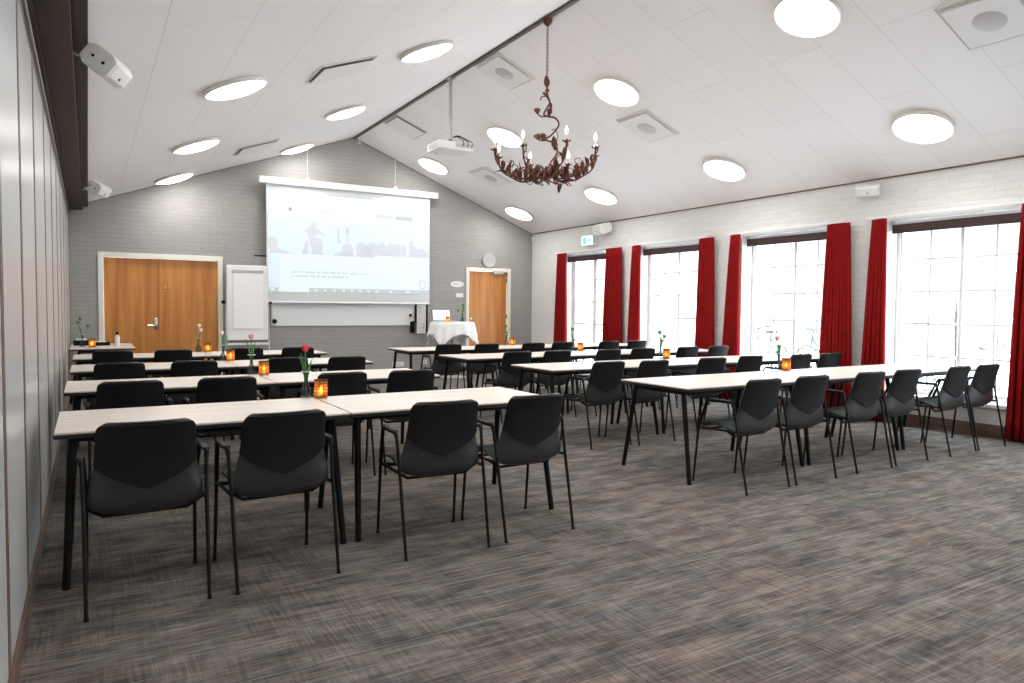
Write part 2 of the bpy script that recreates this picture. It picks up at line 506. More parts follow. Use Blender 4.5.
# beam over the partition
b = MB()
b.box(XL - .05, -.055, YN, D, 2.79, 2.885, .004)
b.box(-.055, .022, YN, D, 2.845, 2.93, .003)
b.box(XL - .12, XL + .03, YN, D, 2.765, 2.80)
structure(b.build('trim_1', M_DARKWOOD))
b = MB(); b.box(XL - .05, XL - .012, YN, D, 2.69, 2.77)
b.mi(1); b.box(XL - .05, XL + .014, YN, D, 2.725, 2.745, .003); b.box(XL - .02, XL + .008, YN, D, 2.752, 2.77, .002)
structure(b.build('trim_2', [M_DARK, M_ALU]))
# ridge rail
b = MB(); b.box(XR - .022, XR + .022, YN, D - .002, HR - .040, HR + .005, .004)
structure(b.build('trim_3', mat('ridge_rail_grey_brown', (.10, .085, .08), .5)))
# shadow gap trims along the eaves and the gable
b = MB(); b.box(W - .022, W + .004, YN, D - .01, HE - .008, HE + .012)
structure(b.build('trim_4', M_SEAM))
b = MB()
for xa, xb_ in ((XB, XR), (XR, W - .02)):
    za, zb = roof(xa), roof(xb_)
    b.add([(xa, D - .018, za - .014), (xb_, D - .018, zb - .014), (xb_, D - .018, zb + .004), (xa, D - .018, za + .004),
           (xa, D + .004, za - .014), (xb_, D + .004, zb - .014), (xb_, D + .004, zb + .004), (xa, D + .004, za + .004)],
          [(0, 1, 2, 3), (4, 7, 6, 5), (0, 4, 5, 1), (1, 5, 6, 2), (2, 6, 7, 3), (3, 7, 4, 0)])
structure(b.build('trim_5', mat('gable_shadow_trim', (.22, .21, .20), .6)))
# skirting on the window wall, between door opening and window walls
b = MB()
b.box(W - .02, W + .002, YN, OPEN[0][0], 0, .135, .003)
b.box(W - .02, W + .002, OPEN[0][1], D, 0, .135, .003)
structure(b.build('baseboard_right', M_BASEWOOD))
b = MB()
for x0, x1 in ((XL, .14), (1.976, 6.615), (7.667, W - .02)):
    b.box(x0, x1, D - .015, D + .002, 0, .09, .003)
structure(b.build('baseboard_back', M_BASEWOOD))

# ------------------------------------------------------------------ doors in the back wall
def door_frame(parent, x0, x1, z1, op):
    f = MB()
    f.box(x0, op[0] + .03, D - .02, D + .12, 0, z1, .004)
    f.box(op[1] - .03, x1, D - .02, D + .12, 0, z1, .004)
    f.box(op[0] + .03, op[1] - .03, D - .02, D + .12, op[2] - .03, z1, .004)
    return f.build('door_frame', M_CREAM, parent)
d1 = bpy.data.objects.new('door_1', None); COL.objects.link(d1); structure(d1)
door_frame(d1, .14, 1.976, 2.162, DO1)
LX = [(.217, 1.018), (1.022, 1.90)]
for i, (a, c) in enumerate(LX):
    l = MB(); l.box(a, c, D + .05, D + .09, .01, 2.082, .003)
    lf = l.build('door_leaf', M_OAK, d1)
    if i == 0:
        h = MB(); h.box(.925, .975, D + .038, D + .05, .93, 1.12, .008, seg=2)
        h.tube([(.95, D + .045, 1.0), (.95, D - .0, 1.0)], .009)
        h.tube(arc([(.95, D + .0, 1.0), (.95, D - .012, 1.0), (.83, D - .012, 1.0)], .012), .009)
        h.lathe([(.018, 0), (.018, .012)], M=Matrix.Rotation(PI / 2, 4, 'X'), c=(.95, D + .04, 1.085))
        h.build('door_handle', M_CHROME, lf)
    else:
        h = MB(); h.lathe([(.024, 0), (.024, .012), (.014, .022)], M=Matrix.Rotation(PI / 2, 4, 'X'), c=(1.088, D + .05, 1.60))
        h.box(1.07, 1.106, D + .040, D + .05, 1.53, 1.67, .008)
        h.build('door_lock', M_BRASS, lf)
        g = MB(); g.box(1.0, 1.045, D + .036, D + .05, .01, 2.082, .003)
        g.build('door_strip', M_OAK, lf)
d2 = bpy.data.objects.new('door_2', None); COL.objects.link(d2); structure(d2)
door_frame(d2, 6.615, 7.667, 2.152, DO2)
l = MB(); l.box(6.69, 7.585, D + .03, D + .075, .01, 2.08, .003)
lf = l.build('door_leaf', M_OAK, d2)
h = MB(); h.lathe([(.022, 0), (.022, .012), (.012, .03), (.028, .045), (.026, .07), (.01, .078)], M=Matrix.Rotation(PI / 2, 4, 'X'), c=(6.76, D + .03, 1.0))
h.lathe([(.026, 0), (.024, .014)], M=Matrix.Rotation(PI / 2, 4, 'X'), c=(6.745, D + .03, 1.11)); h.build('door_handle', M_BRASS, lf)
h = MB(); h.box(7.25, 7.49, D - .03, D + .03, 2.03, 2.085, .006)
h.tube([(7.30, D - .02, 2.09), (7.08, D - .005, 2.105)], .007)
h.build('door_closer', M_ALU, lf)
for z in (.25, 1.1, 1.86, 1.98):
    h = MB(); h.lathe([(.011, 0), (.011, .09)], c=(7.592, D + .018, z), n=10); h.build('hinge', M_BLACK, lf)

# ------------------------------------------------------------------ windows
XG = W + .255
def muntins(mb, y0, y1, z0, z1, ncol, nrow, wv=.026, x=XG, zlow=None):
    for k in range(1, ncol):
        y = y0 + (y1 - y0) * k / ncol; mb.box(x - .018, x + .018, y - wv / 2, y + wv / 2, z0, z1, .003)
    for k in range(1, nrow):
        z = z0 + (z1 - z0) * k / nrow; mb.box(x - .017, x + .017, y0, y1, z - wv / 2, z + wv / 2, .003)
for wi, (y0, y1, zs) in enumerate(OPEN):
    o = bpy.data.objects.new('window_%d' % (wi + 1), None); COL.objects.link(o); structure(o)
    z1 = TOPZ; fr = .036
    f = MB()
    for a, c in ((y0, y0 + fr), (y1 - fr, y1)): f.box(XG - .04, XG + .04, a, c, zs, z1, .004)
    f.box(XG - .04, XG + .04, y0 + fr, y1 - fr, z1 - .05, z1, .004); f.box(XG - .04, XG + .04, y0 + fr, y1 - fr, zs, zs + .05, .004)
    f.build('window_frame', M_WHITE, o)
    c = (y0 + y1) / 2
    halves = ((y0 + fr, c), (c, y1 - fr))
    for (a, e) in halves:
        st = .05 if wi == 0 else .022
        bot = .10 if wi == 0 else .03
        s_ = MB()
        s_.box(XG - .026, XG + .026, a, a + st, zs + .05, z1 - .05, .004); s_.box(XG - .026, XG + .026, e - st, e, zs + .05, z1 - .05, .004)
        s_.box(XG - .026, XG + .026, a + st, e - st, zs + .05, zs + .05 + bot, .004); s_.box(XG - .026, XG + .026, a + st, e - st, z1 - .08, z1 - .05, .004)
        sash = s_.build('sash', M_WHITE, o)
        m_ = MB(); muntins(m_, a + st, e - st, zs + .05 + bot, z1 - .08, 2, 5, .026)
        m_.build('muntin_bars', M_WHITE, sash)
        g_ = MB(); g_.box(XG - .003, XG + .003, a + st - .005, e - st + .005, zs + .05 + bot - .005, z1 - .075)
        g_.build('pane', M_GLASS, sash)
    if wi == 0:
        h = MB(); h.tube(arc([(XG - .04, c - .04, 1.02), (XG - .07, c - .04, 1.02), (XG - .07, c - .15, 1.02)], .01), .009); h.box(XG - .045, XG - .03, c - .06, c - .02, .93, 1.10, .005)
        h.build('door_handle', M_STEEL, o)
        h = MB(); h.tube(arc([(XG - .03, c + .03, 1.60), (XG - .06, c + .03, 1.58), (XG - .06, c + .03, 1.50), (XG - .035, c + .06, 1.46)], .02), .006)
        h.build('latch_hook', M_STEEL, o)
    else:
        s_ = MB(); s_.box(W - .045, XG - .02, y0 - .03, y1 + .03, zs - .03, zs + .012, .006)
        s_.build('window_sill', M_WHITE, o)

# blinds, curtain rails, curtains
wname = ['glazed door', 'window next to the glazed door', 'third window from the back', 'window nearest the camera', 'first window outside the picture', 'second window outside the picture', 'third window outside the picture', 'fourth window outside the picture']
M_BLIND = mat('dark_brown_blind_cloth', (.060, .030, .030), .7)
for wi, (y0, y1, zs) in enumerate(OPEN):
    t = thing('roller_blind', 'rolled-up dark brown blind at the top of the ' + wname[wi], 'blind', (W + .12, (y0 + y1) / 2, 2.325), group='roller blinds')
    hw = (y1 - y0) / 2 - .012
    b = MB(); b.tube([(0, -hw, .0), (0, hw, .0)], .034, 16); b.build('blind_roll', M_BLIND, t)
    b = MB(); b.box(-.040, -.032, -hw, hw, -.062, .03, .002); b.box(-.044, -.028, -hw, hw, -.075, -.058, .004)
    b.build('bottom_bar', M_BLIND, t)
    b = MB()
    for s in (-1, 1): b.box(-.03, .03, s * hw - .006, s * hw + .006, -.03, .075, .003)
    b.build('bracket', M_STEEL, t)
    cr = thing('curtain_rail', 'slim white curtain rail above the ' + wname[wi], 'curtain rail', (W - .085, (y0 + y1) / 2, 2.435), group='curtain rails')
    b = MB(); b.box(-.016, .016, -hw - .22, hw + .22, -.014, .014, .004); b.build('rail', M_WHITE, cr)
    for yy in (-.6, 0, .6):
        b = MB(); b.box(.012, .083, yy - .012, yy + .012, -.008, .016, .003); b.build('rail_bracket', M_WHITE, cr)

def curtain(ya, yb, yc, yd, label, zt=2.415, depth=.055, folds=7, seed=0):
    """top spans ya..yb, hem spans yc..yd"""
    rnd = random.Random(seed); b = MB(); P = []
    n = folds * 12; R = 16
    ph = [rnd.uniform(-.5, .5) for _ in range(folds + 2)]
    for i in range(R + 1):
        v = i / R; z = zt + (.03 - zt) * v
        e = min(1, v * 1.0) ** .8
        y0_ = ya + (yc - ya) * e; y1_ = yb + (yd - yb) * e
        row = []
        for j in range(n + 1):
            u = j / n; k = u * folds
            a = ph[int(k)] * (1 - k % 1) + ph[min(int(k) + 1, folds + 1)] * (k % 1)
            amp = depth * (.55 + .45 * v) * (1 + .25 * a)
            x = W - .088 + amp * math.sin(2 * PI * k + a * v * .8)
            y = y0_ + (y1_ - y0_) * u + .012 * math.sin(4 * PI * k) + .01 * a * v
            row.append((min(x, W - .03), y, z))
        P.append(row)
    b.grid(P)
    o = b.build('red_curtain', M_RED)
    tag(o, label, 'curtain', 'red curtains')
    s = o.modifiers.new('cloth', 'SOLIDIFY'); s.thickness = .006
    return o
curtain(11.83, 11.56, 11.95, 11.50, 'red curtain nearest the back corner, left of the glazed door', seed=1)
curtain(10.27, 9.86, 10.36, 9.80, 'red curtain right of the glazed door', folds=8, seed=2)
curtain(9.55, 9.36, 9.68, 9.34, 'narrow red curtain left of the window beside the glazed door', folds=5, seed=3)
curtain(7.98, 7.70, 8.06, 7.64, 'red curtain right of the second window wall opening', folds=7, seed=4)
curtain(7.35, 7.20, 7.52, 7.17, 'narrow red curtain left of the third window opening', folds=5, seed=5)
curtain(5.77, 5.47, 5.86, 5.38, 'wide red curtain right of the third window opening', folds=8, seed=6)
curtain(5.17, 5.00, 5.30, 4.96, 'red curtain left of the window nearest the camera', folds=5, seed=7)
curtain(3.58, 3.18, 3.66, 3.10, 'red curtain cut off by the right edge of the photo', folds=8, seed=8)

# ------------------------------------------------------------------ chair
PROF = [(.240, .420, .196), (.222, .441, .212), (.12, .442, .224), (.02, .424, .226), (-.06, .402, .226), (-.118, .397, .226), (-.154, .430, .229),
        (-.168, .505, .228), (-.176, .585, .212), (-.192, .665, .198), (-.216, .75, .194), (-.242, .820, .189)]
def cr(t, k):
    t = max(0, min(len(PROF) - 1 - 1e-6, t)); i = int(t); f = t - i
    p = [PROF[max(0, min(len(PROF) - 1, i + d))][k] for d in (-1, 0, 1, 2)]
    return .5 * (2 * p[1] + (-p[0] + p[2]) * f + (2 * p[0] - 5 * p[1] + 4 * p[2] - p[3]) * f * f + (-p[0] + 3 * p[1] - 3 * p[2] + p[3]) * f ** 3)
def shell_pt(u, t):
    y, z, w = cr(t, 0), cr(t, 1), cr(t, 2)
    zt = PROF[-1][1]; r = .036
    if z > zt - r:
        q = max(0, 1 - ((z - (zt - r)) / r) ** 2); w = w - r + r * math.sqrt(q)
    r2 = .05; d0 = .240 - y
    if t < 2 and d0 < r2:
        q = max(0, 1 - ((r2 - d0) / r2) ** 2); w = w - r2 + r2 * math.sqrt(q)
    back = max(0, min(1, (t - 4.5) / 3)); seat = 1 - back
    x = w * math.sin(u * 1.25) / math.sin(1.25) * (1 if True else 0)
    return Vector((x, y + back * .040 * u * u, z + seat * (.052 * abs(u) ** 2.4) * min(1, t / 3)))
def shell_n(u, t):
    e = 1e-3
    a = shell_pt(min(1, u + e), t) - shell_pt(max(-1, u - e), t); c = shell_pt(u, t + e) - shell_pt(u, t - e)
    n = a.cross(c); n.normalize(); return n
def z2t(z):
    lo, hi = 5.2, len(PROF) - 1 - 1e-4
    for _ in range(30):
        m = (lo + hi) / 2
        if cr(m, 1) < z: lo = m
        else: hi = m
    return (lo + hi) / 2

def thick_grid(mb, P, Nn, th, smooth=True):
    """closed sheet: P outer points, inner = P - N*th"""
    R, C = len(P), len(P[0]); vs = [p for r in P for p in r] + [p - n * th for r, rn in zip(P, Nn) for p, n in zip(r, rn)]
    o = R * C; fs = []
    for i in range(R - 1):
        for j in range(C - 1):
            a = i * C + j; fs.append((a, a + 1, a + C + 1, a + C)); fs.append((o + a, o + a + C, o + a + C + 1, o + a + 1))
    for j in range(C - 1):
        fs.append((j, o + j, o + j + 1, j + 1)); a = (R - 1) * C + j; fs.append((a, a + 1, o + a + 1, o + a))
    for i in range(R - 1):
        a = i * C; fs.append((a, a + C, o + a + C, o + a)); a = i * C + C - 1; fs.append((a, o + a, o + a + C, a + C))
    mb.add(vs, fs, smooth)

def make_chair(label, loc, rz, group):
    t = thing('conference_chair', label, 'chair', loc, rz, group)
    us = [-1 + 2 * k / 18 for k in range(19)]
    ts = [k * .33 for k in range(1, 31)] + [10.2, 10.5, 10.7, 10.85, 10.93, 10.98, 10.995]
    ts = [.0, .08, .2] + ts
    P = [[shell_pt(u, tt) for u in us] for tt in ts]; Nn = [[shell_n(max(-.98, min(.98, u)), max(.01, min(tt, 10.4))) for u in us] for tt in ts]
    b = MB(); thick_grid(b, P, Nn, .011)
    b.build('seat_shell', M_SHELL, t, sharp=60)
    # darker back panel with the pointed lower edge, lying on the outside of the shell
    out = []; nn = []
    for i in range(15):
        f = i / 14; row = []; rn = []
        for u in us:
            zv = .515 + .120 * abs(u) ** 1.08
            t0 = z2t(zv); t1 = z2t(.8125)
            tt = t0 + (t1 - t0) * f; uu = u * .985
            p = shell_pt(uu, tt); n = shell_n(max(-.97, min(.97, uu)), min(tt, 10.3))
            if n.y > 0: n = -n
            row.append(p + n * .0035); rn.append(n)
        out.append(row); nn.append(rn)
    # the shell's own skin is on the sitter's side or outside depending on orientation: offset both
    thick = MB()
    thick_grid(thick, [[p + n * .008 for p, n in zip(r, q)] for r, q in zip(out, nn)], nn, .008)
    thick.build('backrest', M_PAD, t, sharp=60)
    # seat cushion
    us2 = [-.86 + 1.72 * k / 12 for k in range(13)]
    ts2 = [.55 + k * .42 for k in range(13)]
    Pc = []; Nc = []
    for i, tt in enumerate(ts2):
        row = []; rn = []
        for j, u in enumerate(us2):
            n = shell_n(u, tt)
            if n.z < 0: n = -n
            edge = min(1, min(i, len(ts2) - 1 - i) / 1.5, min(j, 12 - j) / 1.5)
            row.append(shell_pt(u, tt) + n * (.012 + .012 * edge)); rn.append(n)
        Pc.append(row); Nc.append(rn)
    b = MB(); thick_grid(b, Pc, Nc, .012); b.build('seat_cushion', M_SEAT, t, sharp=60)
    for s in (-1, 1):
        b = MB(); b.tube([(s * .240, .255, 0), (s * .236, .213, .425)], [.0085, .0095], 8); b.lathe([(.011, 0), (.011, .012)], c=(s * .240, .255, 0), n=8)
        b.build('leg', M_BLACK, t)
        b = MB(); b.tube([(s * .240, -.255, 0), (s * .244, -.158, .46), (s * .249, -.122, .630)], [.0085, .0095, .0095], 8); b.lathe([(.011, 0), (.011, .012)], c=(s * .240, -.255, 0), n=8)
        b.build('leg', M_BLACK, t)
        b = MB(); b.tube(arc([(s * .236, .212, .43), (s * .250, .118, .648), (s * .252, -.116, .650), (s * .249, -.122, .625)], .024), .0115, 8)
        b.box(s * .251 - .017, s * .251 + .017, -.105, .105, .652, .663, .004)
        b.build('armrest', M_BLACK, t)
    b = MB()
    for s in (-1, 1): b.tube([(s * .236, .213, .425), (s * .244, -.162, .44)], .009, 8)
    b.tube([(-.236, .17, .424), (-.15, .17, .414), (.15, .17, .414), (.236, .17, .424)], .009, 8)
    b.tube([(-.242, -.07, .434), (-.17, -.07, .388), (.17, -.07, .388), (.242, -.07, .434)], .009, 8)
    b.build('seat_frame', M_BLACK, t)
    return t

rows_L = [
    (3.675, [.215, .800, 1.668, 2.240], [0, 3, -3.5, 2.5], [.0, .0, .0, .01]),
    (5.555, [.235, .845, 1.675, 2.25], [1, 0, 1.5, -2], [0, 0, .01, -.02]),
    (7.295, [.235, .832, 1.69, 2.265], [-1, 1, 0, 2], [0, 0, .06, 0]),
    (9.17, [.23, .828, 1.63, 2.245], [0, 2, -1, 0], [.05, 0, 0, 0])]
rows_R = [
    (3.735, [4.262, 4.838, 5.60, 6.168, 6.99, 7.535], [2, 0, 0, 0, 2, -1], [-.01, 0, .005, .02, .015, .02]),
    (5.55, [4.305, 4.825, 5.67, 6.32, 7.10, 7.655], [0, 2, -2, 1, 2, 0], [.04, -.02, 0, .06, 0, 0]),
    (7.27, [4.31, 4.86, 5.60, 6.22, 7.04, 7.63], [1, 0, 2, -2, 0, 1], [.03, 0, -.05, 0, .03, .03]),
    (9.03, [4.28, 4.85, 5.62, 6.18, 7.06, 7.65], [0, 2, 0, 1, -2, 0], [.05, 0, -.03, .03, 0, .02])]
ordn = ['nearest', 'second', 'third', 'farthest']
numL = ['first', 'second', 'third', 'fourth', 'fifth', 'sixth']
chair0 = None
for side, rows in (('left', rows_L), ('right', rows_R)):
    for ri, (y, xs, rz, dy) in enumerate(rows):
        for ci, x in enumerate(xs):
            if side == 'left':
                extra = ', beside the wall' if ci == 0 else (', at the aisle end' if ci == 3 else '')
            else:
                extra = ', at the aisle end' if ci == 0 else (', nearest the windows' if ci == 5 else '')
            lab = 'black armchair, %s from left in %s row of %s block%s' % (numL[ci], ordn[ri], side, extra)
            lab = lab.replace('the nearest row', 'the front row nearest the camera') if False else lab
            gr = 'black conference chairs at the rows of tables'
            loc = (x, y + dy[ci], 0); r = math.radians(rz[ci])
            if chair0 is None: chair0 = make_chair(lab, loc, r, gr)
            else: dup(chair0, lab, loc, (0, 0, r), gr)

# ------------------------------------------------------------------ tables
TH = .734
def make_table(label, loc, rz, group, L=1.395, Dp=.785):
    t = thing('conference_table', label, 'table', loc, rz, group)
    b = MB(); b.box(0.002, L - .002, .002, Dp - .002, TH - .010, TH, .0015); b.build('tabletop', M_MAPLE, t)
    b = MB(); b.box(0, L, 0, Dp, TH - .030, TH - .010, .002); b.build('edge_band', M_EDGE, t)
    b = MB()
    b.box(.07, L - .07, .105, .135, TH - .064, TH - .030, .004); b.box(.07, L - .07, Dp - .135, Dp - .105, TH - .064, TH - .030, .004)
    b.box(.055, .085, .135, Dp - .135, TH - .064, TH - .030, .004); b.box(L - .085, L - .055, .135, Dp - .135, TH - .064, TH - .030, .004)
    b.build('table_frame', M_BLACK, t)
    for sx, sy in ((0, 0), (1, 0), (0, 1), (1, 1)):
        bx = .040 if sx == 0 else L - .040; by = .008 if sy == 0 else Dp - .008
        tx = .072 if sx == 0 else L - .072; ty = .120 if sy == 0 else Dp - .120
        b = MB(); b.tube([(bx, by, 0), (bx, by, .012), (tx, ty, TH - .032)], [.0175, .0175, .0205], 12)
        b.build('leg', M_BLACK, t)
    return t
tab0 = None
for side, n, rows in (('left', 2, [(-.145, 3.85), (-.150, 5.665), (-.147, 7.385), (-.155, 9.08)]), ('right', 3, [(3.85, 3.88), (3.812, 5.63), (3.765, 7.325), (3.75, 9.02)])):
    for ri, (x, y) in enumerate(rows):
        for k in range(n):
            pos = (['left-hand', 'right-hand'] if n == 2 else ['left-hand', 'middle', 'right-hand'])[k]
            lab = '%s pale wood table in the %s row of the %s block' % (pos, ordn[ri], side)
            loc = (x + k * 1.402, y, 0); gr = 'pale conference tables in rows'
            if tab0 is None: tab0 = make_table(lab, loc, 0, gr)
            else: dup(tab0, lab, loc, (0, 0, 0), gr)
# side table in the back left corner, turned lengthways
dup(tab0, 'pale table turned lengthways in the back left corner by the double door', (.560, 11.13, 0), (0, 0, PI / 2), 'pale conference tables in rows')

# ------------------------------------------------------------------ candles and vases
def make_candle(label, loc, group):
    t = thing('candle_holder', label, 'candle holder', loc, 0, group)
    b = MB(); b.lathe([(.0, .002), (.040, .002), (.0425, .006), (.0425, .118), (.0395, .120), (.0395, .010), (.0, .009)], n=28, cap=False)
    b.build('glass_cup', M_AMBER, t)
    b = MB(); b.lathe([(.0, .011), (.019, .011), (.019, .028), (.0, .028)], n=16, cap=False); tl = b.build('tea_light', M_CANDLE, t)
    b = MB(); b.lathe([(.0, .030), (.010, .038), (.013, .050), (.008, .066), (.0, .080)], n=12, cap=False); b.build('flame', M_FLAME, tl)
    b = MB(); b.tube([(.0425 * math.cos(a), .0425 * math.sin(a), .119) for a in [2 * PI * k / 24 for k in range(24)]], .0028, 6, closed=True)
    b.build('rim', M_DARK, t)
    return t
def make_vase(label, loc, group, petal, heads, hgt=.34, rz=0.0, seed=0):
    rnd = random.Random(seed)
    t = thing('tulip_vase', label, 'vase', loc, rz, group)
    b = MB(); b.lathe([(.0, .003), (.030, .003), (.037, .012), (.038, .030), (.030, .055), (.016, .090), (.0125, .120), (.015, .150), (.024, .166), (.032, .170),
                       (.0305, .172), (.020, .166), (.0125, .150), (.0100, .120), (.0135, .090), (.027, .055), (.035, .030), (.034, .012), (.0, .008)], n=24, cap=False)
    b.build('glass_vase', M_VASE, t)
    b = MB(); b.tube([(.031 * math.cos(q * PI / 12), .031 * math.sin(q * PI / 12), .171) for q in range(24)], .0022, 6, closed=True); b.build('vase_rim', M_WHITE, t)
    for k in range(heads):
        a = rnd.uniform(0, 2 * PI); lean = .02 + .03 * k
        h = hgt - .05 - .05 * k
        top = Vector((math.cos(a) * lean, math.sin(a) * lean, h))
        b = MB(); b.tube([(0, 0, .02), (0.002, 0, .12), (top.x * .5, top.y * .5, .5 * (h + .14)), top], [.0035, .0035, .003, .003], 6); st = b.build('stem', M_STEM, t)
        b = MB()
        for q in range(6):
            aa = q * PI / 3; off = .0 if q % 2 else .004
            P = []
            for i in range(6):
                v = i / 5; rr = (.006 + .016 * math.sin(min(1, v * 1.25) * PI * .62)) * (1 if v < .8 else 1 - (v - .8) * 2.2) + off * .5
                wd = .019 * math.sin(PI * (v * .86 + .10))
                P.append([top + Vector((math.cos(aa + s_ * wd / .02) * rr, math.sin(aa + s_ * wd / .02) * rr, v * .050)) for s_ in (-.75, -.35, 0, .35, .75)])
            b.grid(P)
        o = b.build('tulip_head', petal, st); o.modifiers.new('t', 'SOLIDIFY').thickness = .0012
    b = MB()
    for k in range(3):
        a = rnd.uniform(0, 2 * PI); h = hgt * rnd.uniform(.72, .9); P = []
        for i in range(8):
            v = i / 7; r0 = .003 + .045 * v ** 2.2; w = .012 * math.sin(PI * min(1, v * .9 + .08)) + .001
            base = Vector((math.cos(a) * r0, math.sin(a) * r0, .10 + (h - .10) * v)); side = Vector((-math.sin(a), math.cos(a), 0))
            P.append([base - side * w + Vector((math.cos(a), math.sin(a), 0)) * .004, base, base + side * w + Vector((math.cos(a), math.sin(a), 0)) * .004])
        b.grid(P)
    o = b.build('leaves', M_LEAF, t); o.modifiers.new('t', 'SOLIDIFY').thickness = .0014
    return t
CG, VG = 'amber candle holders on the tables', 'glass tulip vases on the tables'
cands = [((1.287, 4.567), 'glowing amber candle holder on the nearest left table row'), ((1.290, 6.321), 'glowing amber candle holder on the second left table row'),
         ((1.308, 8.10), 'glowing amber candle holder on the third left table row'), ((1.307, 9.78), 'glowing amber candle holder on the farthest left table row'),
         ((5.877, 4.60), 'glowing amber candle holder on the nearest right table row'), ((5.95, 6.36), 'glowing amber candle holder on the second right table row'),
         ((5.90, 8.03), 'glowing amber candle holder on the third right table row'), ((5.80, 9.72), 'glowing amber candle holder on the farthest right table row'),
         ((.045, 11.50), 'dim candle holder with a small flame on the corner side table')]
c0 = None
for (x, y), lab in cands:
    if c0 is None: c0 = make_candle(lab, (x, y, TH), CG)
    else: dup(c0, lab, (x, y, TH), (0, 0, x * 3), CG)
vs_ = [((1.205, 4.62), 'clear vase with a red tulip on the nearest left table row', M_TRED, 1, .345), ((1.205, 6.41), 'clear vase with a pink tulip on the second left table row', M_TPINK, 1, .35),
       ((1.235, 8.12), 'clear vase with pale tulips on the third left table row', M_TPALE, 1, .33), ((1.20, 9.80), 'clear vase with pale tulips on the farthest left table row', M_TPALE, 2, .36),
       ((5.79, 4.62), 'clear vase with a green-stemmed tulip on the nearest right table row', M_TPINK, 1, .34), ((5.87, 6.38), 'clear vase with splayed green stems on the second right table row', M_LEAF, 2, .34),
       ((5.80, 8.05), 'clear vase with a green sprig on the third right table row', M_LEAF, 1, .33), ((5.70, 9.73), 'clear vase with a green sprig on the farthest right table row', M_LEAF, 1, .33),
       ((-.075, 11.62), 'tall clear vase of green tulip stems on the corner side table', M_LEAF, 3, .42)]
for i, ((x, y), lab, pm, nh, hg) in enumerate(vs_):
    make_vase(lab, (x, y, TH), VG, pm, nh, hg, seed=i + 3)

# things on the corner side table
def small_bottle():
    t = thing('hand_soap_bottle', 'white bottle with a dark cap on the corner side table', 'bottle', (.36, 11.80, TH))
    b = MB(); b.lathe([(0, 0), (.030, 0), (.032, .006), (.032, .125), (.024, .148), (.012, .156), (0, .156)], n=20, cap=False); b.build('bottle_body', M_WPLAS, t)
    b = MB(); b.lathe([(0, .156), (.014, .156), (.014, .195), (0, .197)], n=14, cap=False); b.box(-.03, .012, -.007, .007, .190, .200, .002); b.build('pump_cap', M_BLACK, t)
small_bottle()
t = thing('card_box', 'black box with a white lid behind the vase on the corner side table', 'box', (-.08, 12.10, TH))
b = MB(); b.box(-.11, .11, -.09, .09, 0, .075, .004); b.build('box_body', M_BLACK, t)
b = MB(); b.box(-.085, .06, -.07, .07, .075, .095, .004); b.build('box_lid', M_WPLAS, t)
t = thing('serving_tray', 'small black tray with white napkins on the corner side table', 'tray', (.17, 12.00, TH))
b = MB(); b.box(-.10, .10, -.08, .08, 0, .01, .003)
for a_ in ((-.10, -.09, -.08, .08), (.09, .10, -.08, .08), (-.10, .10, -.08, -.07), (-.10, .10, .07, .08)): b.box(*a_, .01, .05, .003)
b.build('tray_body', M_BLACK, t)
b = MB(); b.box(-.07, .05, -.055, .055, .01, .055, .004); b.build('napkins', M_PAPER, t)

# ------------------------------------------------------------------ projection screen and page
YS = D - .15
t = thing('projection_screen', 'large white pull-down projection screen showing a web page', 'screen', (4.22, YS, 1.385))
def L_(x): return x - 4.22
def Z_(z): return z - 1.385
b = MB(); b.box(L_(2.553), L_(5.895), -.05, .05, Z_(3.443), Z_(3.560), .008); b.box(L_(2.548), L_(2.556), -.054, .054, Z_(3.437), Z_(3.566), .003); b.box(L_(5.892), L_(5.900), -.054, .054, Z_(3.437), Z_(3.566), .003)
b.build('screen_case', M_WHITE, t)
b = MB(); b.box(L_(2.665), L_(5.745), -.002, .002, Z_(1.40), Z_(3.45))
b.build('screen_fabric', mat('screen_fabric_white', (.62, .66, .66), .8), t)
b = MB(); b.tube([(L_(2.665), 0, .012), (L_(5.745), 0, .012)], .016, 12); b.build('bottom_bar', M_WHITE, t)
page = MB(); z0p, z1p = 1.575, 3.312
PC = [screen_mat('page_white', (.86, .985, 1.0), .86), screen_mat('page_band', (.79, .92, .98), .86), screen_mat('page_figures', (.72, .745, .82), .86), screen_mat('page_text', (.66, .74, .77), .86),
      screen_mat('page_taskbar', (.56, .65, .66), .85), screen_mat('page_button', (.54, .61, .62), .85), screen_mat('page_tint', (.78, .92, 1.0), .9), screen_mat('page_mark', (.52, .40, .50), .8)]
def rect(x0, x1, za, zb, k, lay):
    y = -.004 - lay * .0008
    page.mi(k); page.add([(L_(x0), y, Z_(za)), (L_(x1), y, Z_(za)), (L_(x1), y, Z_(zb)), (L_(x0), y, Z_(zb))], [(0, 1, 2, 3)])
def blob(cx, cz, rx, rz_, k, lay, n=18):
    y = -.004 - lay * .0008; page.mi(k)
    page.add([(L_(cx + rx * math.cos(2 * PI * i / n)), y, Z_(cz + rz_ * math.sin(2 * PI * i / n))) for i in range(n)], [tuple(range(n))])
def poly(pts, k, lay):
    y = -.004 - lay * .0008; page.mi(k); page.add([(L_(x), y, Z_(z)) for x, z in pts], [tuple(range(len(pts)))])
rect(2.70, 5.72, z0p, z1p, 0, 0)
rect(2.715, 5.705, 2.245, 2.862, 1, 1)
rect(2.70, 2.90, 1.64, 2.23, 6, 1)
blob(3.45, 2.52, .10, .20, 0, 2)
